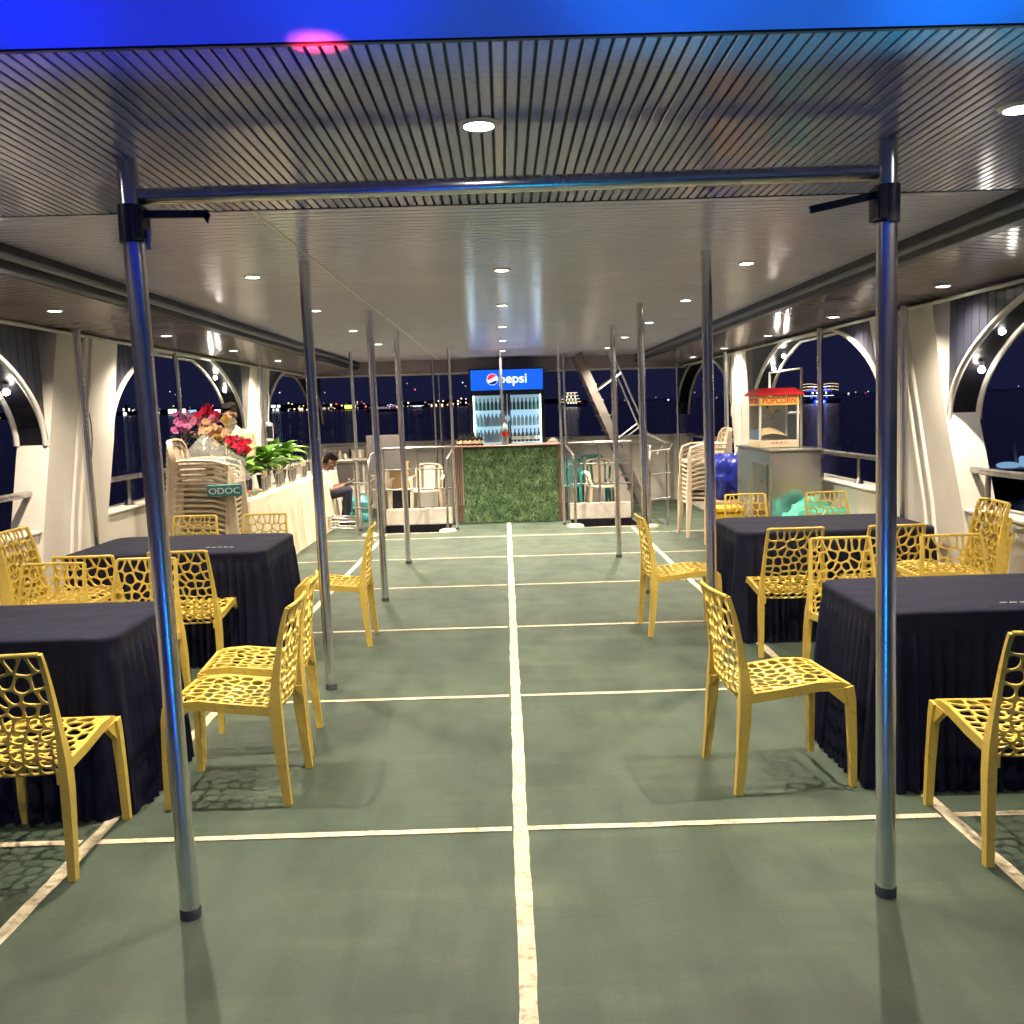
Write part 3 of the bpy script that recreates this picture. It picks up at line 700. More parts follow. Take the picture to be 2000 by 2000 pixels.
chair(1.80, 6.03, 0, Y+'with its back to the camera at the far right table, nearer the aisle')
chair(2.44, 6.03, 0, Y+'back to the camera at the far right table, behind the nearest pole')
chair(1.23, 6.62, -88, Y+'side on in the right aisle at the end of the far right table')
chair(2.07, 7.73, 180, Y+'facing the camera behind the far right table, by the blue sack')
chair(2.78, 7.72, 181, Y+'facing the camera behind the far right table, over the teal tarpaulin')
for k in range(3): chair(2.60-.012*k, 5.40, 88, Y+('lowest', 'middle one', 'topmost')[k]+' of the stack of three against the right wall', z=.088*k, grp='yellow chairs stacked by the right wall')

# ================================================================== TABLES with black cloths
def rrect(w, d, r, step=.012):
    pts = []
    for cx, cy, a0 in ((w/2-r, d/2-r, 0), (-w/2+r, d/2-r, 90), (-w/2+r, -d/2+r, 180), (w/2-r, -d/2+r, 270)):
        for i in range(9): a = R(a0+90*i/8); pts.append((cx+r*math.cos(a), cy+r*math.sin(a), math.cos(a), math.sin(a)))
    out = []
    for i in range(len(pts)):
        a, b = pts[i], pts[(i+1) % len(pts)]; L = math.hypot(b[0]-a[0], b[1]-a[1]); n = max(1, int(L/step))
        for k in range(n): t = k/n; out.append(tuple(a[q]+(b[q]-a[q])*t for q in range(4)))
    return out
def cloth(name, w, d, h, r, m, seed, band=.09, amp=.019, wl=.056, flare=.05):
    rnd = random.Random(seed); ring = rrect(w, d, r); n = len(ring); mb = MB(); vs = []
    ph = []; p = 0
    for i in range(n): p += 2*math.pi*.012/wl*(1+.5*noise.noise(Vector((i*.05, seed, 0)))); ph.append(p)
    p_fix = round(p/(2*math.pi))*2*math.pi/p; ph = [q*p_fix for q in ph]
    # top: centre fan of rings
    tops = [(.0, 0), (.2, 0), (.4, 0), (.6, 0), (.75, 0), (.88, 0), (.955, -.0015), (.985, -.006), (1.0, -.015)]
    rows = [(h-.03, 0, 0), (h-band, .003, .06), (h-band-.012, .006, .25)]+[(h-band-.012-(h-band-.012-.004)*t, .006+flare*t**1.2, .45+.55*min(1, t*2.5)) for t in (.08, .2, .4, .6, .8, 1.0)]
    for s, dz in tops[1:]:
        for i, (x, y, nx, ny) in enumerate(ring): vs.append((x*s, y*s, h+dz+(.0045*noise.noise(Vector((x*s*3, y*s*9, seed)))+.002*noise.noise(Vector((x*s*14, y*s*5, seed+4))) if s < .95 else 0)))
    for z, off, k in rows:
        for i, (x, y, nx, ny) in enumerate(ring):
            a = amp*k*(math.sin(ph[i])+.35*math.sin(2.1*ph[i]+1))*(1+.4*noise.noise(Vector((i*.03, z, seed))))
            o = off+a+.012*k*noise.noise(Vector((x*3, y*3, seed+z)))
            jz = .006*noise.noise(Vector((x*4, y*4, 9))) if z < .05 else 0
            vs.append((x+nx*o, y+ny*o, max(.003, z+jz)))
    c0 = len(vs); vs.append((0, 0, h)); fs = [(c0, i, (i+1) % n) for i in range(n)]
    R_ = len(tops)-1+len(rows)
    for j in range(R_-1): fs += [(j*n+i, (j+1)*n+i, (j+1)*n+(i+1) % n, j*n+(i+1) % n) for i in range(n)]
    return mb.add(vs, fs).build(name, m, None, 70)
for i, (cx, cy, w, d, lab, rz) in enumerate(((-2.28, 4.05, 1.30, .74, 'near left', 0), (-2.28, 6.47, 1.34, .94, 'far left', 0), (2.14, 4.09, 1.28, .76, 'near right', 0), (2.24, 6.62, 1.36, .86, 'far right', 0))):
    t = thing('banquet_table', 'folding table hidden under the black cloth, '+lab, 'table', (cx, cy, 0), 0, 'tables under black cloths')
    MB().box(-w/2+.055, w/2-.055, -d/2+.055, d/2-.055, .715, .742, .01).build('tabletop', 'cardboard', t)
    for sx in (-1, 1):
        for sy in (-1, 1): MB().tube([(sx*(w/2-.15), sy*(d/2-.1), .002), (sx*(w/2-.15), sy*(d/2-.1), .714)], .014, 8).build('leg', 'steel_dull', t)
    c = cloth('tablecloth', w, d, .757, .10, 'black_cloth', i+2); c.location = (cx, cy, 0)
    tag(c, 'black pleated cloth reaching the deck over the %s table' % lab, 'tablecloth', 'black pleated tablecloths')
for x, y, lab in ((2.05, 3.80, 'near right'), (-2.05, 6.2, 'far left')):
    m = MB()
    for k in range(5): m.box(x+.04*k, x+.04*k+.028, y-.004*k, y-.004*k+.008, .7585, .7605)
    tag(m.build('paper_scrap', 'shirt_white'), 'small scraps of white paper on the %s black table' % lab, 'paper')

# ================================================================== BEIGE MONOBLOC CHAIR
def make_mono(m_):
    c = thing('plastic_chair', 'x', 'chair'); 
    g = MB()
    n = 7; vs = [(-.21+.42*i/(n-1), -.2+.42*j/(n-1), .42+.012*((i-3)/3)**2+.018*(j/(n-1))-.01*max(0, j-5)) for j in range(n) for i in range(n)]
    vs += [(x, y, z-.02) for x, y, z in vs]; k = n*n
    fs = [(j*n+i, j*n+i+1, (j+1)*n+i+1, (j+1)*n+i) for j in range(n-1) for i in range(n-1)]; fs += [tuple(q+k for q in f[::-1]) for f in fs]
    rim = [i for i in range(n)]+[j*n+n-1 for j in range(1, n)]+[(n-1)*n+i for i in range(n-2, -1, -1)]+[j*n for j in range(n-2, 0, -1)]
    fs += [(rim[i], rim[i]+k, rim[(i+1) % len(rim)]+k, rim[(i+1) % len(rim)]) for i in range(len(rim))]
    g.add(vs, fs).build('seat', m_, c, 50)
    # back: frame with arched top and splat
    def BP(u, t): return Vector((u*(1+.06*t), -.205-.085*t-.035*(1-(u/.22)**2), .41+.41*t))
    g = MB(); arc = [(-.2, 0), (-.205, .3), (-.205, .6), (-.19, .85), (-.15, .97), (-.08, 1.0), (0, 1.01), (.08, 1.0), (.15, .97), (.19, .85), (.205, .6), (.205, .3), (.2, 0)]
    g.bar([BP(u, t) for u, t in arc], .020, .045, up=(0, 1, .2))
    for u0, u1 in ((-.155, -.128), (-.085, .085), (.128, .155)):
        g.add([BP(u, t)+Vector((0, dy, 0)) for dy in (0, -.012) for t in (0.03, .25, .5, .75, .96) for u in (u0, u1)],
              [(2*i, 2*i+1, 2*i+3, 2*i+2) for i in range(4)]+[(10+2*i, 12+2*i, 13+2*i, 11+2*i) for i in range(4)]+[(2*i, 2*i+2, 12+2*i, 10+2*i) for i in range(4)]+[(2*i+1, 11+2*i, 13+2*i, 2*i+3) for i in range(4)])
    g.build('backrest', m_, c, 50)
    for s in (-1, 1):
        MB().bar([(s*.225, -.235, .64), (s*.245, -.1, .645), (s*.25, .1, .635), (s*.235, .2, .60), (s*.222, .225, .5), (s*.215, .225, .43)], [.045, .05, .05, .045, .04, .04], .018, up=(s*.3, 0, 1)).build('armrest', m_, c, 50)
        for y0, y1 in ((.215, .25), (-.20, -.26)):
            MB().bar([(s*.215, y0, .43), (s*.225, (y0+y1)/2, .2), (s*.235, y1, .002)], [.05, .045, .038], [.045, .036, .03], up=(0, 1, 0)).build('leg', m_, c, 50)
    return note(c)
BG = make_mono('beige_plastic'); TL = make_mono('teal_plastic'); bgu = [False]
def mono(x, y, deg, label, z=0, grp=None):
    if not bgu[0]:
        bgu[0] = True; BG.location = (x, y, z); BG.rotation_euler = (0, 0, R(deg)); BG['label'] = label
        if grp: BG['group'] = grp
        return
    dup(BG, (x, y, z), R(deg), label, grp)
ordw = ['lowest', 'second from the bottom', 'third from the bottom', 'fourth from the bottom', 'fifth from the bottom', 'sixth from the bottom', 'seventh from the bottom', 'eighth from the bottom', 'ninth from the bottom', 'topmost']
for k in range(14): mono(-2.68+.004*k, 8.25, -87, 'beige plastic armchair, %s of the tall stack by the flowers' % (ordw[k] if k < 9 else ('tenth from the bottom', 'fourth from the top', 'third from the top', 'second from the top', 'topmost')[k-9]), z=.048*k, grp='beige armchairs stacked by the flowers')
for k in range(10): mono(2.45, 11.5, 92, 'beige plastic armchair, %s of the stack beside the blue bag' % ordw[k], z=.056*k, grp='beige armchairs stacked beside the blue bag')
mono(-1.22, 14.3, 178, 'single beige plastic armchair behind the left stair rail')
mono(1.48, 14.25, 185, 'single beige plastic armchair in front of a teal one behind the right stair rail')
mono(-1.9, 14.75, 150, 'beige plastic armchair half hidden under the grey board at the left')
TL.location = (1.40, 14.75, .04); TL.rotation_euler = (0, 0, R(180)); TL['label'] = 'teal plastic armchair behind the beige one at the right stair'
dup(TL, (.98, 14.6, 0), R(170), 'teal plastic armchair close to the right end of the bar')

# ================================================================== BAR, FRIDGE
t = thing('bar_counter', 'bar counter faced with artificial grass between brown slatted ends', 'bar counter', (0, 13.4, 0))
MB().box(-.62, .76, .05, .55, .002, 1.10, .005).build('carcass', 'grass_back', t)
MB().box(-.80, .84, .0, .60, 1.102, 1.125, .006).build('countertop', 'wood_brown', t)
for x0, x1 in ((-.76, -.625), (.765, .84)):
    x = x0
    while x < x1-.012: MB().box(x, x+.019, .01, .05, .02, 1.10, .003).build('slat', 'wood_brown', t); x += .025
rnd = random.Random(3); g = MB()
for k in range(7500):
    x = rnd.uniform(-.62, .75); z = rnd.uniform(.02, 1.09); L = rnd.uniform(.03, .085); a = rnd.uniform(-1.2, 1.2)+(rnd.uniform(-1, 1)*.4); w = rnd.uniform(.0025, .0045)
    a += 1.3*noise.noise(Vector((x*5, z*5, 0))); dx, dz = math.sin(a)*L, -math.cos(a)*L*.8+.012*L; dy = -rnd.uniform(.012, .034)
    g.add([(x-w, .046, z), (x+w, .046, z), (x+dx*.6+w*.6, .046+dy, z+dz*.45), (x+dx*.6-w*.6, .046+dy, z+dz*.45), (x+dx, .046+dy*.9, z+dz)], [(0, 1, 2, 3), (3, 2, 4)])
g2 = g.build('grass_blades', 'grass', t); tag(g2, kind='stuff')
# bottles on the bar
bd = MB().lathe([(.030, 0), (.032, .01), (.032, .12), (.024, .15), (.012, .175), (.012, .225), (.014, .23)], n=12)
bdm = bd.mesh('bottle', 'bottle_dark', True); bwm = MB().lathe([(.033, 0), (.035, .01), (.035, .14), (.022, .18), (.014, .20), (.014, .225)], n=12).mesh('bottle', 'bottle_white', True)
bgm = MB().lathe([(.030, 0), (.032, .01), (.032, .12), (.024, .15), (.012, .175), (.012, .225), (.014, .23)], n=12).mesh('bottle', 'bottle_green', True)
lbm = MB().lathe([(.0326, .04), (.0326, .10)], n=12, cap=False).mesh('bottle_label', 'label_cream', True)
def bottle(me, x, y, z, label, grp, s=1., lb=True):
    o = link('bottle', me, None, (x, y, z)); o.scale = (s, s, s); tag(o, label, 'bottle', grp)
    if lb: link('bottle_label', lbm, o)
    return o
for k in range(6): bottle(bdm, -.68+.068*k, 13.52+.02*(k % 2), 1.126, 'small dark bottle in the front row at the left end of the bar top', 'dark bottles on the bar', .72)
for k in range(5): bottle(bdm, -.66+.07*k, 13.68, 1.126, 'small dark bottle in the back row at the left end of the bar top', 'dark bottles on the bar', .8)
cl = thing('soda_bottle', 'big clear soda bottle with a red label standing on the bar top', 'bottle', (.0, 13.56, 1.126))
MB().lathe([(.045, 0), (.05, .02), (.05, .13), (.046, .16), (.05, .2), (.04, .27), (.018, .32), (.016, .34)], n=16).build('bottle_body', 'bottle_white', cl, True)
MB().lathe([(.0508, .12), (.0508, .19)], n=16, cap=False).build('bottle_label', 'label_red', cl, True); MB().lathe([(.018, .34), (.018, .36)], n=12).build('cap', 'label_red', cl, True)
cb = thing('glass_bowl', 'upturned clear glass bowl at the right end of the bar top', 'bowl', (.70, 13.6, 1.126))
MB().lathe([(.085, 0), (.083, .03), (.06, .062), (.02, .075), (.0005, .076)], n=20).build('bowl_shell', 'clear_plastic', cb, True); MB().lathe([(.02, .0765), (.024, .085)], n=12).build('foot_ring', 'clear_plastic', cb, True)
# fridge
fx0, fx1, fy0, fy1 = -.555, .655, 15.0, 15.56
f = thing('drinks_fridge', 'tall two-door drinks fridge with lit blue sign behind the bar', 'fridge', (0, 0, 0))
g = MB().box(fx0, fx0+.04, fy0+.02, fy1, .06, 2.30).box(fx1-.04, fx1, fy0+.02, fy1, .06, 2.30).box(fx0+.042, fx1-.042, fy1-.04, fy1, .06, 2.30).box(fx0+.042, fx1-.042, fy0+.02, fy1-.042, .06, .35).box(fx0+.042, fx1-.042, fy0+.02, fy1-.042, 1.90, 2.30)
g.build('cabinet', 'black_box', f)
MB().box(fx0+.045, fx1-.045, fy1-.06, fy1-.045, .352, 1.897).box(fx0+.045, fx0+.05, fy0+.05, fy1-.062, .352, 1.897).box(fx1-.05, fx1-.045, fy0+.05, fy1-.062, .352, 1.897).build('liner', 'fridge_in', f)
for z in (.62, .86, 1.10, 1.36, 1.62): MB().box(fx0+.052, fx1-.052, fy0+.09, fy1-.065, z, z+.012).build('shelf', 'fridge_in', f)
for x in (fx0+.06, fx1-.075): MB().box(x, x+.014, fy0+.055, fy0+.07, .38, 1.87, .003).build('light_strip', 'fridge_tube', f)
for k, (a, e) in enumerate(((fx0+.008, .046), (.054, fx1-.008))):
    d = MB(); d.box(a, a+.05, fy0-.01, fy0+.018, .30, 1.93, .004).box(e-.05, e, fy0-.01, fy0+.018, .30, 1.93, .004).box(a+.052, e-.052, fy0-.01, fy0+.018, .30, .36, .004).box(a+.052, e-.052, fy0-.01, fy0+.018, 1.87, 1.93, .004)
    dd = d.build('door', 'black_box', f); MB().box(a+.052, e-.052, fy0+.002, fy0+.008, .362, 1.868).build('pane', 'glass', dd)
    hx = e-.03 if k == 0 else a+.02; MB().box(hx-.006, hx+.01, fy0-.045, fy0-.03, 1.18, 1.42, .004).box(hx-.004, hx+.008, fy0-.03, fy0-.0105, 1.19, 1.21).box(hx-.004, hx+.008, fy0-.03, fy0-.0105, 1.39, 1.41).build('handle', 'steel_dull', dd)
sg = MB().box(fx0+.03, fx1-.02, fy0-.012, fy0+.018, 1.955, 2.275, .004).build('sign', 'sign_blue', f)
ys_ = fy0-.0135
lg = (-.175, 2.125, .092)
MB().lathe([(.0005, 0), (lg[2], 0), (lg[2], .002)], n=32, cap=False).build('logo_disc', 'sign_white', sg).location = (0, 0, 0)
o = [c for c in S.collection.objects if c.name.startswith('logo_disc')][0]; o.rotation_euler = (R(90), 0, 0); o.location = (lg[0], ys_-.001, lg[1])
def seg(name, m, fn_lo, fn_hi):
    n = 24; vs = []; r = lg[2]*.93
    for i in range(n+1):
        u = -1+2*i/n; h = math.sqrt(max(0, 1-u*u)); lo = max(-h, min(h, fn_lo(u))); hi = max(-h, min(h, fn_hi(u)))
        vs += [(lg[0]+u*r, ys_-.0045, lg[1]+lo*r), (lg[0]+u*r, ys_-.0045, lg[1]+max(lo, hi)*r)]
    MB().add(vs, [(2*i, 2*i+2, 2*i+3, 2*i+1) for i in range(n)]).build(name, m, sg)
seg('logo_red', 'sign_red', lambda u: .22+.30*u+.12*math.sin(3*u), lambda u: 2)
seg('logo_blue', 'sign_navy', lambda u: -2, lambda u: -.42+.10*u+.14*math.sin(2.6*u))
text('lettering', 'pepsi', .21, 'sign_white', sg, (.155, ys_-.001, 2.128), (R(90), 0, 0), .001, .004, 1.05)
for z, kinds in ((1.63, ('g', 'g')), (1.372, ('w', 'e')), (1.112, ('w', 'd')), (.872, ('d', 'd'))):
    for s_, (a, e) in enumerate(((fx0+.10, .0), (.10, fx1-.10))):
        kd = kinds[s_]
        for k in range(8):
            x = a+(e-a)*k/7
            if kd == 'e' : 
                bottle(bwm, x, fy0+.16, z, 'clear bottle on a middle shelf behind the %s fridge door' % ('left', 'right')[s_], 'clear bottles in the fridge', .78)
            else:
                me, lab, gr = {'g': (bgm, 'green bottle on the top shelf behind the %s fridge door' % ('left', 'right')[s_], 'green bottles in the fridge'), 'w': (bwm, 'clear bottle on a middle shelf behind the %s fridge door' % ('left', 'right')[s_], 'clear bottles in the fridge'), 'd': (bdm, 'brown bottle on a lower shelf behind the %s fridge door' % ('left', 'right')[s_], 'brown bottles in the fridge')}[kd]
                bottle(me, x, fy0+.15+.02*(k % 2), z, lab, gr, .92 if kd != 'g' else .85, lb=kd != 'g')
lamp('light', (0, 0, 0), 1, (.6, .85, 1)).location = (.05, 14.9, 1.5)
l_ = [o for o in S.collection.objects if o.type == 'LIGHT'][-1]; l_.data.energy = 1.5; l_.parent = f

# ================================================================== STAIR RAILS, RISERS, LADDER
for k, (x0, x1, y0, y1) in enumerate(holes):
    sd = ('left', 'right')[k]
    t = MB().box(x0, x1, y1-.0, y1+.10, .002, .24, .01).build('riser_box', 'cream_dirty'); tag(t, 'white riser box at the back of the %s stair opening' % sd, 'riser')
    t = thing('stair_rail', 'steel railing with three bars round the %s stair opening' % sd, 'railing')
    ya = y1+.05
    for z in (.52, .81, 1.12): MB().tube([(x0-.02, ya, z), (x1+.02, ya, z)], .013 if z < 1 else .02, 10).build('rail', 'steel_dull', t, True)
    for x in (x0-.02, (x0+x1)/2, x1+.02): MB().tube([(x, ya, .24 if x0 < x < x1 else .002), (x, ya, 1.12)], .018, 10).build('post', 'steel_dull', t, True)
    # inner side curved handrail toward the camera
    xi = x1+.03 if k == 0 else x0-.03
    MB().tube([(xi, ya, 1.08), (xi, y0+.35, 1.05), (xi+(.04 if k else -.04), y0+.12, .98), (xi+(.05 if k else -.05), y0+.08, .80), (xi+(.05 if k else -.05), y0+.08, .002)], .018, 10).build('rail', 'steel_dull', t, True)
    xo = x0-.05 if k == 0 else x1+.14
    MB().tube([(xo, ya, 1.10), (xo, y0-.05, 1.08), (xo-.02, y0-.16, 1.0), (xo-.03, y0-.18, .85), (xo-.03, y0-.18, .002)], .02, 10).build('rail', 'steel_dull', t, True)
    for z in (.40, .74): MB().tube([(xo, ya, z), (xo, y0-.02, z), (xo-.03, y0-.17, z-.04)], .014, 8).build('rail', 'steel_dull', t, True)
    MB().tube([(xo+(.22 if k else -.22), y0-.1, .002), (xo+(.22 if k else -.22), y0-.1, 1.05)], .017, 8).build('post', 'steel_dull', t, True)
    for z in (.38, .72, 1.04): MB().tube([(xo-.02, y0-.16, z-.02), (xo+(.26 if k else -.26), y0-.1, z)], .013, 8).build('rail', 'steel_dull', t, True)
    for x in (xi+(.05 if k else -.05), xo-.03): MB().lathe([(.12, .002), (.11, .025), (.05, .04)], (x, y0+(.08 if abs(x-xi) < .1 else -.18), 0), 14).build('footing', 'line_paint', t, True)
t = thing('stair', 'steep grey metal ladder stair rising to the roof at the right of the stern', 'stairs')
p0, p1 = Vector((2.10, 0, .10)), Vector((1.12, 0, 2.44)); d_ = (p1-p0)
for y in (13.98, 14.56): MB().bar([p0+Vector((0, y, 0)), p1+Vector((0, y, 0))], .02, .125, up=(1, 0, .42)).build('stringer', 'stair_grey', t)
for i in range(1, 10):
    q = p0+d_*(i/10); MB().box(q.x-.10, q.x+.09, 13.995, 14.545, q.z-.012, q.z+.012, .003).build('tread', 'steel_dull', t)
for y in (13.95, 14.6):
    hr = [p0+Vector((.30, y, .78)), p0+Vector((.42, y, .95))]+[p0+d_*s+Vector((.40, y, .28)) for s in (.36, .6, .93)]
    MB().tube(hr, .015, 8).build('handrail', 'steel', t, True)
    for s in (.42, .75): MB().tube([p0+d_*s+Vector((.05, y, .03)), p0+d_*s+Vector((.40, y, .28))], .011, 8).build('baluster', 'steel_dull', t, True)

# ================================================================== LEFT SIDE: buffet, flowers, plants
t = thing('buffet_table', 'long buffet table with a pleated cream skirt along the left wall', 'buffet table', (-2.78, 11.7, 0))
MB().box(-.18, .17, -2.45, 2.45, .76, .785, .006).build('tabletop', 'cardboard', t)
for sx in (-.14, .13):
    for sy in (-2.3, 0, 2.3): MB().tube([(sx, sy, .002), (sx, sy, .759)], .015, 8).build('leg', 'steel_dull', t)
c = cloth('tablecloth', .40, 4.95, .80, .05, 'cream_cloth', 9, band=.10, amp=.012, wl=.045, flare=.06); c.location = (-2.78, 11.7, 0)
tag(c, 'cream pleated skirt cloth covering the long buffet table', 'tablecloth')
cup = MB().lathe([(.034, 0), (.036, .004), (.042, .15), (.046, .158), (.043, .160), (.038, .02)], n=18).mesh('tumbler', 'steel', True)
cut = MB()
for a in range(6): cut.tube([(.012*math.cos(a), .012*math.sin(a), .05), (.03*math.cos(a), .03*math.sin(a), .22+.01*(a % 3))], .004, 5)
cutm = cut.mesh('napkin', 'label_cream', True)
for k in range(11):
    y = 10.3+.33*k; x = -2.70-.05*(k % 2)
    t = thing('steel_tumbler', 'tall polished steel tumbler in the row along the buffet edge', 'tumbler', (x, y, .802), 0, 'steel tumblers on the buffet')
    link('cup', cup, t); link('napkin', cutm, t)
for k in range(5):
    t = thing('glass_dish', 'small clear glass dish near the front of the buffet', 'dish', (-2.68-.07*(k % 2), 9.45+.14*k, .802), 0, 'glass dishes on the buffet')
    MB().lathe([(.03, 0), (.045, .01), (.06, .05), (.057, .05), (.04, .014)], n=14).build('bowl_shell', 'clear_plastic', t, True)
    MB().ball((0, 0, .035), (.035, .035, .02), 8, 5).build('sweets', ['petal_orange', 'petal_white', 'leaf', 'petal_red', 'label_cream'][k], t, True)
def leafm(L, w, m):
    g = MB(); n = 7; vs = []
    for i in range(n+1):
        t = i/n; ww = w*math.sin(math.pi*min(1, t*.94+.06))**.8*(1-t*.35); zz = L*(.55*t-.55*t*t); yy = L*t
        vs += [(-ww, yy, zz+ww*.45), (0, yy, zz), (ww, yy, zz+ww*.45)]
    fs = []
    for i in range(n): fs += [(3*i, 3*i+1, 3*i+4, 3*i+3), (3*i+1, 3*i+2, 3*i+5, 3*i+4)]
    return g.add(vs, fs).mesh('leaf', m, 180)
LFM = [leafm(.27, .062, 'leaf'), leafm(.22, .070, 'leaf'), leafm(.31, .055, 'leaf'), leafm(.2, .04, 'leaf_dark')]
rnd = random.Random(11)
for k, (x, y, z, sc) in enumerate(((-2.86, 9.95, .802, 1.0), (-2.82, 10.75, .802, 1.18), (-2.84, 11.6, .802, 1.12))):
    t = thing('potted_plant', 'leafy green plant in a dark pot on the buffet, %s' % ('nearest of three', 'middle of three', 'farthest of three, by the pole')[k], 'plant', (x, y, z), 0, 'green plants on the buffet')
    MB().lathe([(.06, 0), (.085, .15), (.09, .16), (.08, .16), (.07, .13)], n=16).build('pot', 'black_box', t, True)
    for i in range(46):
        l = link('leaf', LFM[rnd.choice((0, 0, 1, 1, 1, 2, 3))], t, (rnd.uniform(-.03, .03), rnd.uniform(-.03, .03), .13+rnd.uniform(0, .18)*sc))
        l.rotation_euler = (R(rnd.uniform(-8, 60)), rnd.uniform(-.3, .3), i*2.4+rnd.uniform(-.3, .3)); s = sc*rnd.uniform(.8, 1.2); l.scale = (s, s, s)
# bouquet
t = thing('flower_bouquet', 'big bouquet of magenta, red, orange and cream artificial flowers above the stacked chairs', 'flowers', (-2.80, 9.0, 0))
MB().lathe([(.07, .802), (.10, .86), (.09, 1.0), (.06, 1.12), (.075, 1.16)], (0, .32, 0), 18).build('vase', 'steel', t, True)
def flower(m, r=.045):
    g = MB()
    for ring_, (n, rr, tilt) in enumerate(((6, 1.0, .35), (5, .72, .9), (4, .42, 1.25))):
        for i in range(n):
            a = 2*math.pi*(i+.5*ring_)/n; ca, sa = math.cos(a), math.sin(a); L = r*rr; w = L*.52
            def P(l, s): h = math.sin(tilt)*l; d = math.cos(tilt)*l; return (ca*d-sa*s, sa*d+ca*s, h+.25*s*s/r)
            g.add([P(0, 0), P(L*.5, -w), P(L, -w*.45), P(L*1.05, 0), P(L, w*.45), P(L*.5, w)], [(0, 1, 2, 3), (0, 3, 4, 5)])
    return g.mesh('flower', m, 180)
FM = {c_: flower('petal_'+c_) for c_ in ('magenta', 'pink', 'red', 'orange', 'yellow', 'white')}
cl_ = [('magenta', -.20, 0, 1.57, .085, 16), ('pink', -.08, 0, 1.60, .075, 13), ('red', .03, .03, 1.70, .055, 8), ('red', .10, .03, 1.66, .04, 5), ('pink', .12, .0, 1.60, .05, 5), ('orange', .09, -.02, 1.53, .075, 13), ('orange', .19, -.04, 1.46, .05, 8), ('yellow', .24, .02, 1.59, .035, 4), ('white', .25, .02, 1.52, .055, 7), ('red', .27, 0, 1.40, .05, 7), ('pink', .33, 0, 1.39, .035, 3), ('red', .37, -.02, 1.345, .05, 9), ('yellow', .17, -.05, 1.44, .03, 4), ('orange', .02, -.02, 1.50, .04, 5)]
stm = MB()
for c_, cx, cy, cz, sp, n in cl_:
    cx -= .12
    for i in range(int(n*1.8)):
        p = Vector((cx+rnd.gauss(0, 1)*sp*.55, cy+rnd.gauss(0, 1)*sp*.8, cz+rnd.gauss(0, 1)*sp*.55))
        o = link('flower', FM[c_], t, p); d = Vector((rnd.uniform(-.6, .6), rnd.uniform(-1.2, -.1), rnd.uniform(-.1, 1))); o.rotation_euler = d.to_track_quat('Z', 'Y').to_euler(); s = rnd.uniform(.6, 1.0); o.scale = (s, s, s)
    stm.tube([(0, .3, 1.12), (cx*.5, .15, (1.12+cz)/2), (cx, cy+.02, cz-.03)], .005, 5)
stm.build('stem', 'stem', t, True)
for i in range(150):
    l = link('leaf', LFM[3], t, (rnd.uniform(-.32, .26), rnd.uniform(-.05, .2), 1.42+rnd.uniform(-.09, .07))); l.location.z -= .14*(l.location.x+.32)/.5; l.rotation_euler = (R(rnd.uniform(-10, 60)), rnd.uniform(-.5, .5), rnd.uniform(0, 6.28)); s = rnd.uniform(.35, .6); l.scale = (s, s, s)
# clear bag and sign box on the seat of the top stacked chair
g = MB(); n = 20; vs = []
for j in range(11):
    for i in range(n):
        a = 2*math.pi*i/n; h = j/10; rr = (.25*(1-h**3*.75)+.02)*(1+.16*noise.noise(Vector((math.cos(a)*2, math.sin(a)*2, h*4))))
        vs.append((rr*math.cos(a)*1.05, rr*math.sin(a)*.85, .02+.36*h-.07*h*math.cos(a)))
g.add(vs, [(j*n+i, j*n+(i+1) % n, (j+1)*n+(i+1) % n, (j+1)*n+i) for j in range(10) for i in range(n)]+[tuple(range(n))[::-1], tuple(range(10*n, 11*n))])
t = g.build('plastic_bag', 'clear_plastic', None, True); t.location = (-2.58, 8.22, 1.05); tag(t, 'clear plastic bag full of odds and ends on top of the stacked beige chairs', 'bag')
t = thing('crockery', 'jumble of small dishes and boxes inside the clear bag on the chair stack', 'crockery', (-2.58, 8.2, 1.07))
for i in range(16):
    x, y, z = rnd.uniform(-.13, .15), rnd.uniform(-.12, .12), rnd.uniform(0, .17)
    if i % 2: MB().lathe([(.03, 0), (.04, .03), (.038, .03), (.025, .006)], (x, y, z), 10).build('dish', rnd.choice(['steel_dull', 'shirt_white', 'can_blue']), t, True)
    else: MB().box(x, x+.06, y, y+.05, z, z+.05, .006).build('packet', rnd.choice(['shirt_white', 'petal_pink', 'label_cream', 'leaf_dark']), t)
t = thing('sign_box', 'flat teal box with white letters standing on the stacked beige chairs', 'box', (-2.44, 7.98, 1.0), R(6))
MB().box(-.145, .145, -.02, .02, -.045, .055, .004).build('carton', 'teal_box', t)
text('lettering', 'ODOC', .075, 'ink_white', t, (0, -.0225, .0), (R(90), 0, 0), .0008, 0, 1.15)
# bulwark shelf at the left stern with clutter, board, cans
t = thing('side_counter', 'cream counter under a cluttered ledge at the left stern', 'counter', (0, 0, 0))
MB().box(-3.25, -2.30, 15.0, 15.6, .002, .88, .008).build('cupboard', 'cream_dirty', t); MB().box(-3.26, -2.26, 14.94, 15.62, .882, .91, .004).build('worktop', 'cream', t)
for k in range(2): MB().box(-3.2+.46*k, -2.78+.46*k, 14.985, 14.998, .5, .84, .004).build('cupboard_door', 'grey_board', t)
for k in range(14):
    x = -3.1+.055*k; h = rnd.uniform(.07, .16); m_ = rnd.choice(['shirt_white', 'label_cream', 'steel_dull', 'bottle_dark', 'clear_plastic'])
    o = MB().lathe([(.024, 0), (.026, h*.7), (.018, h*.85), (.018, h)], n=10).build('jar', m_, None, True); o.location = (x, 15.1+.12*(k % 3), .912); tag(o, 'small jar or glass among the clutter on the left stern counter', 'jar', 'jars on the left stern counter')
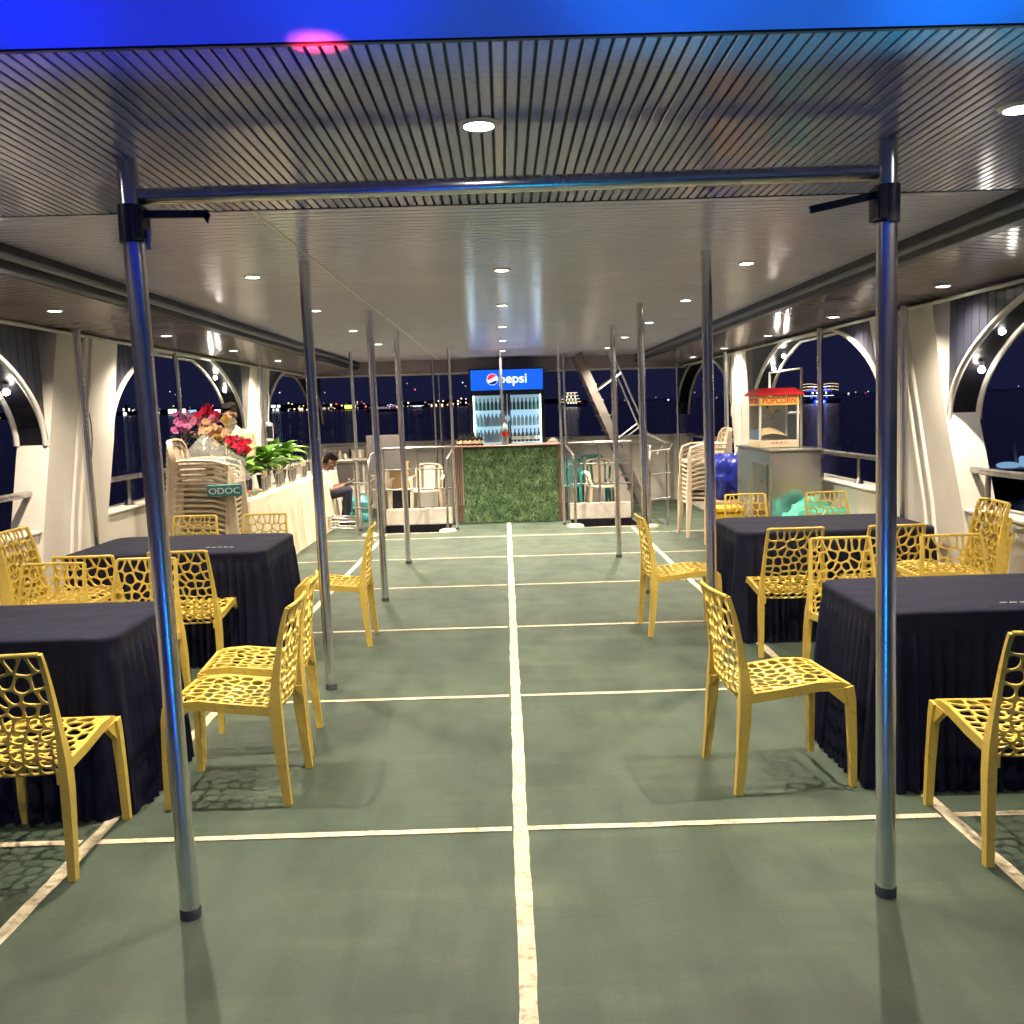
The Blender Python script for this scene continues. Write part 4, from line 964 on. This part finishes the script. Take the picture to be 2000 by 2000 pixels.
o = MB().box(0, .24, 0, .2, 0, .13, .006).build('carton', 'label_cream'); o.location = (-2.58, 15.3, 1.142-.23); tag(o, 'pale carton at the right end of the left stern counter', 'box')
t = thing('notice_board', 'grey board on metal legs standing behind the left stair rail', 'board', (0, 0, 0))
MB().box(-2.14, -1.56, 14.28, 14.31, .74, 1.30, .006).build('panel', 'grey_board', t)
for x in (-2.10, -1.6): MB().tube([(x, 14.33, .002), (x, 14.33, 1.28)], .014, 8).build('leg', 'steel_dull', t, True)
t = thing('cardboard_box', 'brown cardboard box under the grey board at the left', 'box', (-1.68, 14.5, 0)); MB().box(-.15, .15, 0, .3, .45, .86, .004).build('carton', 'cardboard', t); MB().box(-.16, .16, -.005, .31, .003, .44, .004).build('crate', 'black_box', t)
for x, y, l in ((-2.44, 14.3, 'left one'), (-2.20, 14.1, 'right one')):
    t = thing('water_can', 'translucent teal water can on the deck near the seated man, '+l, 'water can', (x, y, 0))
    MB().lathe([(.11, .002), (.125, .02), (.125, .12), (.118, .13), (.125, .14), (.125, .30), (.05, .38), (.03, .40), (.03, .43)], n=20).build('can_body', 'can_blue', t, True)
    MB().lathe([(.034, .43), (.034, .455)], n=14).build('cap', 'shirt_white', t, True)
t = thing('folded_stand', 'low folded metal stand lying on the deck by the water cans', 'stand', (-2.28, 12.95, 0))
for z in (.06, .15, .20):
    MB().tube([(-.24, -.1, z), (.18, -.14, z-.02), (.22, .12, z-.02), (-.2, .16, z)], .011, 8, closed=True).build('frame', 'steel_dull', t, True)
for x, y in ((-.22, -.1), (.17, -.13), (.2, .12), (-.2, .15)): MB().tube([(x, y, .002), (x, y, .2)], .01, 8).build('leg', 'steel_dull', t, True)

# ================================================================== RIGHT SIDE: steel counter, popcorn machine, bag, tarp
t = thing('steel_cabinet', 'dented brushed steel cabinet under the popcorn machine', 'cabinet', (0, 0, 0))
MB().box(2.44, 2.92, 8.52, 9.74, .05, 1.17, .012).build('body', 'steel_sheet', t, 30); MB().box(2.425, 2.935, 8.50, 9.76, 1.172, 1.195, .005).build('top', 'steel_sheet', t)
for x, y in ((2.5, 8.6), (2.86, 8.6), (2.5, 9.66), (2.86, 9.66)): MB().lathe([(.02, .001), (.02, .05)], (x, y, 0), 10).build('leg', 'rubber', t)
MB().box(2.432, 2.438, 8.62, 9.1, .15, 1.05, .002).build('panel', 'steel_dull', t); MB().box(2.415, 2.431, 9.0, 9.06, .66, .70, .004).build('latch', 'shirt_white', t)
t = thing('popcorn_machine', 'glass popcorn machine with a red roof standing on the steel cabinet', 'popcorn machine', (2.60, 8.98, 1.197), 0)
w, d, h = .19, .19, .50
MB().box(-w, w, -d, d, 0, .07, .005).build('base', 'label_cream', t); text('lettering', '* * * *', .06, 'pop_red', t, (0, -d-.001, .035), (R(90), 0, 0), .0008)
for sx in (-1, 1):
    for sy in (-1, 1): MB().box(sx*(w-.01)-.01, sx*(w-.01)+.01, sy*(d-.01)-.01, sy*(d-.01)+.01, .072, h, .002).build('post', 'white_tube', t)
MB().box(-w+.022, w-.022, -d+.004, -d+.008, .072, .40).build('pane', 'glass', t); MB().box(-w+.004, -w+.008, -d+.022, d-.022, .072, .40).build('pane', 'glass', t); MB().box(w-.008, w-.004, -d+.022, d-.022, .072, .40).build('pane', 'glass', t)
MB().box(-w+.022, w-.022, d-.012, d-.008, .072, .40).build('rear_panel', 'steel_dull', t)
MB().box(-w+.01, -w+.014, -d+.03, d-.03, .075, .17).build('side_sheet', 'blue_sheet', t)
bn = MB().box(-w+.004, w-.004, -d-.004, d+.004, .402, .488, .002).build('banner', 'pop_yellow', t); text('lettering', 'POPCORN', .074, 'pop_red', bn, (0, -d-.006, .443), (R(90), 0, 0), .001, .001, .92)
o = text('lettering', 'POPCORN', .074, 'pop_red', bn, (-w-.002, 0, .443), (R(90), 0, R(-90)), .001, .001, .92)
rf = MB(); rw, rd = w+.035, d+.035; rf.add([(-rw, -rd, .495), (rw, -rd, .495), (rw, rd, .495), (-rw, rd, .495), (-rw+.07, -rd+.07, .565), (rw-.07, -rd+.07, .565), (rw-.07, rd-.07, .565), (-rw+.07, rd-.07, .565), (-rw, -rd, .51), (rw, -rd, .51), (rw, rd, .51), (-rw, rd, .51)],
   [(3, 2, 1, 0), (0, 1, 9, 8), (1, 2, 10, 9), (2, 3, 11, 10), (3, 0, 8, 11), (8, 9, 5, 4), (9, 10, 6, 5), (10, 11, 7, 6), (11, 8, 4, 7), (4, 5, 6, 7)]).build('roof', 'pop_red', t)
kt = MB().lathe([(.05, .27), (.07, .275), (.07, .35), (.055, .37)], (-.06, 0, 0), 18).build('kettle', 'steel_dull', t, True); MB().tube([(-.06, 0, .37), (-.06, 0, .40)], .01, 8).tube([(-.01, 0, .33), (.06, 0, .35)], .008, 8).build('handle', 'black_box', kt, True)
vs = [(-.16+.32*i/12, -.15+.30*j/10, .076+.11*max(0, 1-((i-4)/7)**2)*max(.1, 1-((j-5)/7)**2)+.006*rnd.random()) for j in range(11) for i in range(13)]
tag(MB().add(vs, [(j*13+i, j*13+i+1, (j+1)*13+i+1, (j+1)*13+i) for j in range(10) for i in range(12)]).build('popcorn_heap', 'popcorn', t), kind='stuff')
t = thing('metal_frame', 'bare square metal frame standing behind the popcorn machine', 'frame', (0, 0, 0))
MB().tube([(3.0, 10.5, 1.02), (3.0, 10.5, 1.96), (2.99, 9.35, 1.96), (2.99, 9.35, .90)], .014, 8).build('bar', 'white_tube', t, True); MB().tube([(3.0, 10.5, 1.5), (2.99, 9.36, 1.52)], .010, 8).build('bar', 'white_tube', t, True)
MB().tube([(2.99, 9.35, .90), (2.99, 9.35, .888)], .02, 8).build('foot', 'white_tube', t); MB().tube([(3.0, 10.5, 1.02), (3.0, 10.5, .888)], .014, 8).build('bar', 'white_tube', t, True)
def lump(name, m, loc, r, label, cat, seed, n=28, mm=16, amp=.28, p=2.4):
    g = MB(); vs = []
    for i in range(mm+1):
        th = math.pi*i/mm
        for k in range(n):
            a = 2*math.pi*k/n; q = Vector((math.sin(th)*math.cos(a), math.sin(th)*math.sin(a), -math.cos(th)))
            e = (abs(q.x)**p+abs(q.y)**p+abs(q.z)**p)**(-1/p); f_ = e*(1+amp*noise.noise(q*2.3+Vector((seed, 0, 0)))+amp*.4*noise.noise(q*7+Vector((seed, 0, 0))))
            vs.append((q.x*r[0]*f_, q.y*r[1]*f_, max(-r[2], q.z*r[2]*f_)))
    g.add(vs, [(i*n+k, i*n+(k+1) % n, (i+1)*n+(k+1) % n, (i+1)*n+k) for i in range(mm) for k in range(n)])
    o = g.build(name, m, None, 180); o.location = loc; return tag(o, label, cat)
lump('sack', 'bag_blue', (2.52, 10.45, .80), (.24, .20, .245), 'shiny blue plastic sack between the chair stack and the steel cabinet', 'sack', 3.3, amp=.30, p=2.8, n=44, mm=26)
t = thing('plastic_crate', 'yellow plastic crate on the deck left of the steel cabinet', 'crate', (2.22, 9.25, 0)); MB().box(-.13, .13, -.13, .13, .002, .55, .01).build('crate_body', 'crate_yellow', t); MB().box(-.15, .15, -.15, .15, .552, .60, .01).build('rim', 'crate_yellow', t)
t = MB().box(2.28, 2.76, 10.25, 10.65, .002, .55, .01).build('carton', 'cardboard'); tag(t, 'brown carton under the blue sack', 'box')
lump('cloth_bundle', 'petal_pink', (2.31, 10.1, .17), (.07, .08, .165), 'pink bundle hanging beside the blue sack', 'bundle', 6.1)
lump('tarpaulin', 'tarp_teal', (2.72, 8.22, .345), (.34, .17, .34), 'crumpled teal tarpaulin heaped in front of the steel cabinet', 'tarpaulin', 1.7, amp=.42, p=2.6, n=44, mm=26)

# ================================================================== PEOPLE
def remesh(mb, name, m, parent, vox=.008, sm=4):
    me = mb.mesh(name, m); o = bpy.data.objects.new('tmp', me); S.collection.objects.link(o)
    md = o.modifiers.new('r', 'REMESH'); md.mode = 'VOXEL'; md.voxel_size = vox; md.use_smooth_shade = True
    m2 = o.modifiers.new('s', 'SMOOTH'); m2.factor = .5; m2.iterations = sm
    bpy.context.view_layer.update(); dg = bpy.context.evaluated_depsgraph_get()
    nm = bpy.data.meshes.new_from_object(o.evaluated_get(dg)); bpy.data.objects.remove(o)
    nm.materials.clear(); nm.materials.append(MT[m]); return link(name, nm, parent)
def limb(mb, pts, rs):
    pts = [Vector(p) for p in pts]; mb.tube(pts, rs, 14)
    for p, r in zip(pts, rs): mb.ball(p, r*.995, 14, 10)
def head(mb, c, d, up, s=1.):
    d = Vector(d).normalized(); up = (Vector(up)-d*Vector(up).dot(d)).normalized(); sx = d.cross(up)
    def T(x, y, z): return Vector(c)+(sx*x+d*y+up*z)*s
    def el(x, y, z, rx, ry, rz, m=mb):
        n, q = 16, 12; vs = []
        for i in range(q+1):
            t = math.pi*i/q
            for k in range(n): a = 2*math.pi*k/n; vs.append(T(x+rx*math.sin(t)*math.cos(a), y+ry*math.sin(t)*math.sin(a), z-rz*math.cos(t)))
        m.add(vs, [(i*n+k, i*n+(k+1) % n, (i+1)*n+(k+1) % n, (i+1)*n+k) for i in range(q) for k in range(n)])
    el(0, -.012, .035, .074, .094, .085); el(0, .020, -.045, .052, .066, .066); el(0, .055, -.085, .026, .024, .022)
    el(0, .090, -.012, .012, .020, .026); el(0, .097, -.026, .017, .014, .011); el(0, .080, .022, .052, .016, .012); el(0, .078, -.056, .024, .014, .012)
    for s_ in (-1, 1): el(s_*.077, -.008, -.008, .010, .020, .032); el(s_*.040, .058, -.03, .024, .022, .022)
    return T, el
def hand(mb, w, d, n, curl=.5, s=1., thumb=1):
    """w wrist, d towards the fingers, n palm normal"""
    w = Vector(w); d = Vector(d).normalized(); n = (Vector(n)-d*Vector(n).dot(d)).normalized(); x = d.cross(n)
    for i in range(4):
        o = (i-1.5)*.019*s; limb(mb, [w+x*o*.6, w+d*.045*s+x*o, w+d*.085*s+x*o+n*.004], [.015*s, .013*s, .011*s])
        L = (.034, .040, .037, .028)[i]*s; p = w+d*.085*s+x*o+n*.004; a = .25+curl*.5; pts = [p]
        for _ in range(3): p = p+(d*math.cos(a)+n*math.sin(a))*L*.72; pts.append(p); a += curl*.8
        limb(mb, pts, [.0095*s, .009*s, .008*s, .007*s])
    p = w+d*.025*s+x*thumb*-.026*s; limb(mb, [w+d*.012*s-x*thumb*.014*s, p, p+(d*.7-x*thumb*.5+n*.3).normalized()*.035*s, p+(d*.9-x*thumb*.3+n*.5).normalized()*.062*s], [.014*s, .012*s, .010*s, .008*s])
def hairdo(t, T, el, thick=1.):
    h = MB(); el(0, -.022, .052, .081, .096, .083, h); el(0, -.055, .0, .074, .062, .07, h); el(0, .035, .094, .062, .055, .032, h)
    for i in range(26):
        a = i*2.4; el(.06*math.cos(a), -.02+.06*math.sin(a), .10+.012*math.sin(i*5), .022, .024, .016, h)
    return remesh(h, 'hair', 'hair', t, .007, 2)
def eyes(t, T):
    for s_ in (-1, 1):
        p = T(s_*.031, .077, .004); e = MB().ball(p, .0105, 10, 8).build('eye', 'eye_white', t, True); MB().ball(T(s_*.031, .084, .003), .0058, 8, 6).build('iris', 'black_box', e, True)
# seated man with a phone; built facing +y, then turned to face the aisle
t = thing('person', 'man in white shirt and dark trousers seated low, bent over a phone', 'person', (-2.74, 13.55, 0), R(-78))
bd_ = MB(); hc = (0, .17, .955); T, el = head(bd_, hc, (0, .80, -.60), (0, .5, .9), .95)
limb(bd_, [(0, .11, .86), (0, .07, .80)], [.050, .056])
limb(bd_, [(0, .05, .76), (0, -.02, .60), (0, -.05, .46)], [.11, .12, .13])
limb(bd_, [(-.13, .05, .77), (.13, .05, .77)], [.055, .055])
for s_ in (-1, 1):
    el_ = (s_*.20, .13, .54); wr = (s_*.075, .35, .60)
    limb(bd_, [(s_*.17, .05, .77), (s_*.195, .09, .65), el_], [.052, .045, .040]); limb(bd_, [el_, (s_*.14, .25, .57), wr], [.040, .036, .026])
    hand(bd_, wr, (-s_*.35, .85, .25), (0, -.35, .9) if s_ < 0 else (-.5, -.2, .8), .75, .95, s_)
    limb(bd_, [(s_*.09, -.04, .44), (s_*.12, .20, .50), (s_*.13, .40, .52)], [.085, .075, .058]); limb(bd_, [(s_*.13, .40, .52), (s_*.125, .38, .30), (s_*.12, .34, .07)], [.056, .050, .036])
    limb(bd_, [(s_*.12, .31, .045), (s_*.125, .42, .032)], [.036, .030])
remesh(bd_, 'body', 'skin', t); hairdo(t, T, el)
sh = MB(); limb(sh, [(0, .06, .785), (0, .04, .74), (0, -.025, .60), (0, -.06, .45)], [.075, .125, .138, .148])
limb(sh, [(-.14, .05, .765), (.14, .05, .765)], [.066, .066])
for s_ in (-1, 1): limb(sh, [(s_*.17, .05, .77), (s_*.195, .09, .65), (s_*.20, .12, .585)], [.066, .060, .058])
remesh(sh, 'shirt', 'shirt_white', t, .010, 3)
tr = MB()
for s_ in (-1, 1):
    limb(tr, [(s_*.09, -.05, .43), (s_*.12, .20, .50), (s_*.13, .405, .52)], [.098, .086, .070]); limb(tr, [(s_*.13, .405, .52), (s_*.125, .385, .30), (s_*.12, .345, .10)], [.068, .062, .055])
limb(tr, [(-.08, -.06, .42), (.08, -.06, .42)], [.11, .11]); remesh(tr, 'trousers', 'trouser', t, .010, 3)
for s_ in (-1, 1): m = MB(); limb(m, [(s_*.12, .30, .045), (s_*.122, .38, .045), (s_*.125, .46, .034)], [.044, .044, .036]); remesh(m, 'shoe', 'black_box', t, .008, 2)
ph = thing('phone', 'dark smartphone held in both hands of the seated man', 'phone', (0, 0, 0)); ph.matrix_world = t.matrix_basis @ Matrix.Translation((0, .475, .655)) @ Matrix.Rotation(R(38), 4, 'X')
ph.parent = None; MB().box(-.036, .036, -.072, .072, -.004, .004, .003).build('case', 'phone', ph); MB().box(-.032, .032, -.066, .066, .0045, .0052).build('screen', 'phone_screen', ph)
tl = thing('stool', 'low stool under the seated man by the buffet end', 'stool', (-2.80, 13.56, 0)); MB().lathe([(.15, .285), (.16, .30), (.155, .315)], n=20).build('seat', 'beige_plastic', tl, True)
for a in range(4): MB().bar([(.12*math.cos(a*1.57+.8), .12*math.sin(a*1.57+.8), .285), (.15*math.cos(a*1.57+.8), .15*math.sin(a*1.57+.8), .002)], .03, .03, up=(0, 1, 0)).build('leg', 'beige_plastic', tl)
# man behind the buffet
t = thing('person', 'dark-haired man in a cream and rust patterned shirt standing behind the flowers', 'person', (-3.06, 10.42, .0), R(168))
bd_ = MB(); T, el = head(bd_, (0, .03, 1.665), (.12, 1, -.28), (0, .2, 1), 1.0)
limb(bd_, [(0, .005, 1.58), (0, -.01, 1.50)], [.056, .062]); limb(bd_, [(0, -.01, 1.42), (0, 0, 1.22), (0, 0, 1.0)], [.115, .13, .125]); limb(bd_, [(-.15, -.01, 1.43), (.15, -.01, 1.43)], [.06, .06])
for s_ in (-1, 1):
    limb(bd_, [(s_*.185, -.01, 1.43), (s_*.21, .0, 1.28), (s_*.21, .03, 1.15)], [.052, .046, .040]); limb(bd_, [(s_*.21, .03, 1.15), (s_*.17, .14, 1.03), (s_*.14, .20, .98)], [.040, .034, .026])
    hand(bd_, (s_*.14, .20, .98), (-s_*.2, .9, -.15), (0, .1, -1), .35, 1., s_)
    limb(bd_, [(s_*.09, 0, .96), (s_*.10, .01, .70), (s_*.10, .01, .50)], [.088, .075, .058]); limb(bd_, [(s_*.10, .01, .50), (s_*.10, -.01, .30), (s_*.10, -.02, .08)], [.056, .052, .036]); limb(bd_, [(s_*.10, -.03, .045), (s_*.11, .09, .03)], [.036, .028])
remesh(bd_, 'body', 'skin', t); hairdo(t, T, el); eyes(t, T)
sh = MB(); limb(sh, [(0, -.005, 1.50), (0, -.01, 1.42), (0, 0, 1.22), (0, 0, .92)], [.074, .130, .146, .15]); limb(sh, [(-.16, -.01, 1.43), (.16, -.01, 1.43)], [.074, .074])
for s_ in (-1, 1): limb(sh, [(s_*.185, -.01, 1.43), (s_*.21, .0, 1.28), (s_*.212, .02, 1.20)], [.068, .064, .062])
remesh(sh, 'shirt', 'shirt_print', t, .010, 3)
tr = MB()
for s_ in (-1, 1): limb(tr, [(s_*.09, 0, .90), (s_*.10, .01, .5), (s_*.10, -.02, .10)], [.11, .075, .06])
remesh(tr, 'trousers', 'trouser', t, .012, 3)
for s_ in (-1, 1): m = MB(); limb(m, [(s_*.10, -.03, .045), (s_*.105, .05, .045), (s_*.11, .12, .034)], [.044, .044, .034]); remesh(m, 'shoe', 'black_box', t, .008, 2)

# ================================================================== SEA, SHORE, BOATS (the deck pitches a little against the sea)
TILT = .0094; SZ = -3.2
b = MB(); b.add([(-6000, -1500, SZ-1500*TILT), (6000, -1500, SZ-1500*TILT), (6000, 7500, SZ+7500*TILT), (-6000, 7500, SZ+7500*TILT)], [(0, 1, 2, 3)])
struct(b.build('sea', 'water'))
def at(px, Y): return Vector(((px-983)/1805*Y, Y, SZ+TILT*Y))
rnd = random.Random(21)
# low land
m = MB(); prev = None; vs = []
N = 90
for i in range(N+1):
    px = -900+3800*i/N; p = at(px, 1500); h = 7+9*abs(noise.noise(Vector((i*.13, 2, 0))))+4*noise.noise(Vector((i*.7, 0, 0)))
    if px > 1150: h *= .15
    vs += [(p.x, p.y, p.z-3), (p.x, p.y+20, p.z+max(1, h)), (p.x, p.y+160, p.z+max(1, h)*1.1)]
m.add(vs, [(3*i, 3*i+3, 3*i+4, 3*i+1) for i in range(N)]+[(3*i+1, 3*i+4, 3*i+5, 3*i+2) for i in range(N)]); struct(m.build('shore', 'land'))
cols = ['glow_warm', 'glow_white', 'glow_dim', 'glow_red', 'glow_cyan', 'glow_purple']
for i, cn in enumerate(cols):
    g = MB(); n = (60, 34, 80, 26, 10, 12)[i]
    for k in range(n):
        px = rnd.choice([rnd.uniform(-200, 520), rnd.uniform(520, 930), rnd.uniform(520, 930), rnd.uniform(1180, 2300)]) if i else rnd.uniform(-200, 940)
        p = at(px, 1440+rnd.uniform(-30, 30)); s = rnd.uniform(.5, 1.2); z = rnd.choice([1.5, 3, 5, 8, 11]) + rnd.uniform(-1, 1.5)
        if rnd.random() < .06: z += 25
        g.ball((p.x, p.y, p.z+z), (s*1.1, s, s), 6, 4)
    o = g.build('shore_lights', cn); tag(o, kind='stuff'); struct(o); o['kind'] = 'stuff'
def bld(px, w, h, cn, lab, rows=2, Y=1400, full=False):
    p = at(px, Y); W_ = w/1805*Y; H = h/1805*Y
    t = thing('waterfront_building', lab, 'building', p)
    MB().box(-W_/2, W_/2, 0, W_*.6, -2, H, .2).box(-W_*.3, W_*.2, W_*.1, W_*.5, H, H*1.25, .1).build('wall', 'land', t)
    n = max(2, int(w/3))
    for r in range(rows):
        for k in range(n):
            if not full and rnd.random() < .3: continue
            a = -W_/2+W_*(k+.15)/n; MB().box(a, a+W_*.7/n, -.3, -.02, H*(r+.2)/rows, H*(r+.8)/rows).build('window', cn, t)
for px, w, h, cn, lab, rows, full in ((255, 14, 16, 'glow_white', 'small white-lit building far across the water at the left, low beside its arch', 2, False), (352, 34, 13, 'glow_white', 'long white-lit waterfront hall behind the flowers', 1, True), (382, 16, 10, 'glow_cyan', 'bluish lit pavilion on the far shore behind the red flowers', 1, True),
    (430, 12, 9, 'glow_white', 'small bright kiosk on the far shore beside the standing man', 1, True), (543, 18, 14, 'glow_white', 'white-lit block on the far shore seen through the farthest left arch', 2, False), (592, 8, 7, 'glow_warm', 'tiny warm-lit hut on the far shore left of the second pole', 1, True),
    (687, 22, 11, 'glow_yellow', 'yellow-green lit building on the far shore', 1, True), (640, 14, 7, 'glow_dim', 'dim brown-lit building left of the yellow-green one', 1, False), (855, 30, 7, 'glow_warm', 'long low warm-lit pier building left of the fridge', 1, False)):
    bld(px, w, h, cn, lab, rows, 1400, full)
def boat(px, Y, L, label, decks, cn, cn2='glow_warm', mast=True, drop=0, hull='hull_white'):
    """L metres long, side on"""
    p = at(px, Y); t = thing('boat', label, 'boat', p)
    g = MB(); n = 12; vs = []
    for i in range(n+1):
        u = -1+2*i/n; w = L*.13*(1-max(0, u)**2.2*.95); k = .06*L*max(0, u)**2
        for yy, zz in ((-w, 1.6+k*.4), (-w*.7, -.4), (w*.7, -.4), (w, 1.6+k*.4)): vs.append((u*L/2+k*(1 if zz > 0 else 0), yy, zz))
    g.add(vs, [(4*i+a, 4*i+4+a, 4*i+4+(a+1) % 4, 4*i+(a+1) % 4) for i in range(n) for a in range(4)]+[(0, 1, 2, 3), (4*n+3, 4*n+2, 4*n+1, 4*n)]).build('hull', hull, t)
    z = 1.7
    for d in range(decks):
        a = L*(.42-.05*d); w = L*.10
        MB().box(-a, a*.8, -w, w, z+1.9, z+2.05, .03).build('deck', 'hull_white', t)
        n = int(a*1.5/1.1)
        for k in range(n):
            x = -a+.3+(a*1.8-.6)*k/max(1, n-1)
            if k % 2 == 0: MB().box(x-.06, x+.06, -w+.05, -w+.15, z-.1, z+1.9).build('stanchion', 'hull_white', t)
        MB().box(-a+.2, a*.8-.2, -w-.06, -w, z+1.72, z+1.86).build('light_strip', cn if d % 2 == 0 else cn2, t)
        MB().box(-a*.6, a*.4, -w*.6, w*.6, z-.1, z+1.88).build('cabin', 'hull_dark', t)
        for k in range(int(a/1.6)):
            x = -a*.55+a*.9*k/max(1, int(a/1.6)-1); MB().box(x, x+.7, -w*.6-.05, -w*.6-.01, z+.6, z+1.4).build('window', cn2 if d % 2 == 0 else cn, t)
        z += 2.15
    if mast: MB().tube([(0, 0, z-.2), (0, 0, z+2.4)], .08, 6).tube([(-1, 0, z+1.4), (1, 0, z+1.4)], .05, 6).build('mast', 'hull_white', t)
    return t
bt = boat(1598, 440, 19, 'party boat strung with white and blue lights beyond the right arch', 3, 'glow_white', 'glow_blue')
MB().box(-3, 2.2, -2.6, -2.4, .2, 1.4).build('screen', 'glow_blue', bt); MB().box(-2.2, 1.4, -2.75, -2.62, .45, 1.1).build('screen', 'glow_white', bt)
for z in (6.2, 7.6, 8.9):
    g = MB()
    for k in range(26): g.ball((-8.2+16.4*k/25, -1.9, z+.25*math.sin(k*.4)), .14, 6, 4)
    g.build('light_string', 'glow_warm', bt)
boat(1116, 660, 20, 'ferry with three brightly lit decks behind the ladder stair', 4, 'glow_warm', 'glow_white')
boat(1333, 800, 9, 'small boat with lit cabin between the right poles', 2, 'glow_white', 'glow_warm', mast=False)
boat(818, 1000, 20, 'white-lit motor vessel left of the bar beyond the stair rail', 1, 'glow_white', 'glow_white')
boat(752, 700, 26, 'dim bluish boat between the left poles', 1, 'glow_purple', 'glow_dim', hull='hull_dark')
boat(1905, 700, 14, 'small lit boat far off beyond the nearest right arch', 1, 'glow_white', 'glow_dim')
t = thing('launch', 'moored dark launch with pale blue gear seen past the near right handrail', 'boat', (25.0, 44.0, SZ+.45))
MB().prism([(-5, 0), (5, 0), (5.6, .9), (-5.4, .9)], 1, -1.5, 1.5).build('hull', 'hull_dark', t); MB().box(-4.6, 4.8, -1.4, 1.4, .902, 1.0, .03).build('deck', 'hull_white', t)
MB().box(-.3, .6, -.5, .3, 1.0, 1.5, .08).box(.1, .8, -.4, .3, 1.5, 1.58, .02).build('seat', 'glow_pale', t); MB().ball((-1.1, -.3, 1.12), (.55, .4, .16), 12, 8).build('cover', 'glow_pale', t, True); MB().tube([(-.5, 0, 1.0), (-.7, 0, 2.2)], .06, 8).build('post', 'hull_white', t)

t = thing('lantern', 'small black lantern with white ends hanging on the farther left pier', 'lantern', (-3.17, 12.5, 1.30))
MB().lathe([(.035, 0), (.045, .01), (.045, .03), (.035, .04)], n=14).lathe([(.035, .20), (.045, .21), (.045, .24), (.02, .26)], n=14).build('cap', 'white_tube', t, True)
MB().lathe([(.038, .041), (.038, .199)], n=14).build('body', 'black_box', t, True)
for k_ in (-1, 1): MB().tube([(.05*k_, 0, .01), (.055*k_, 0, .12), (.05*k_, 0, .24)], .005, 6).build('handle', 'white_tube', t)
MB().tube([(0, 0, .26), (.02, .02, .6), (-.02, .05, .97)], .006, 6).build('cord', 'white_tube', t)
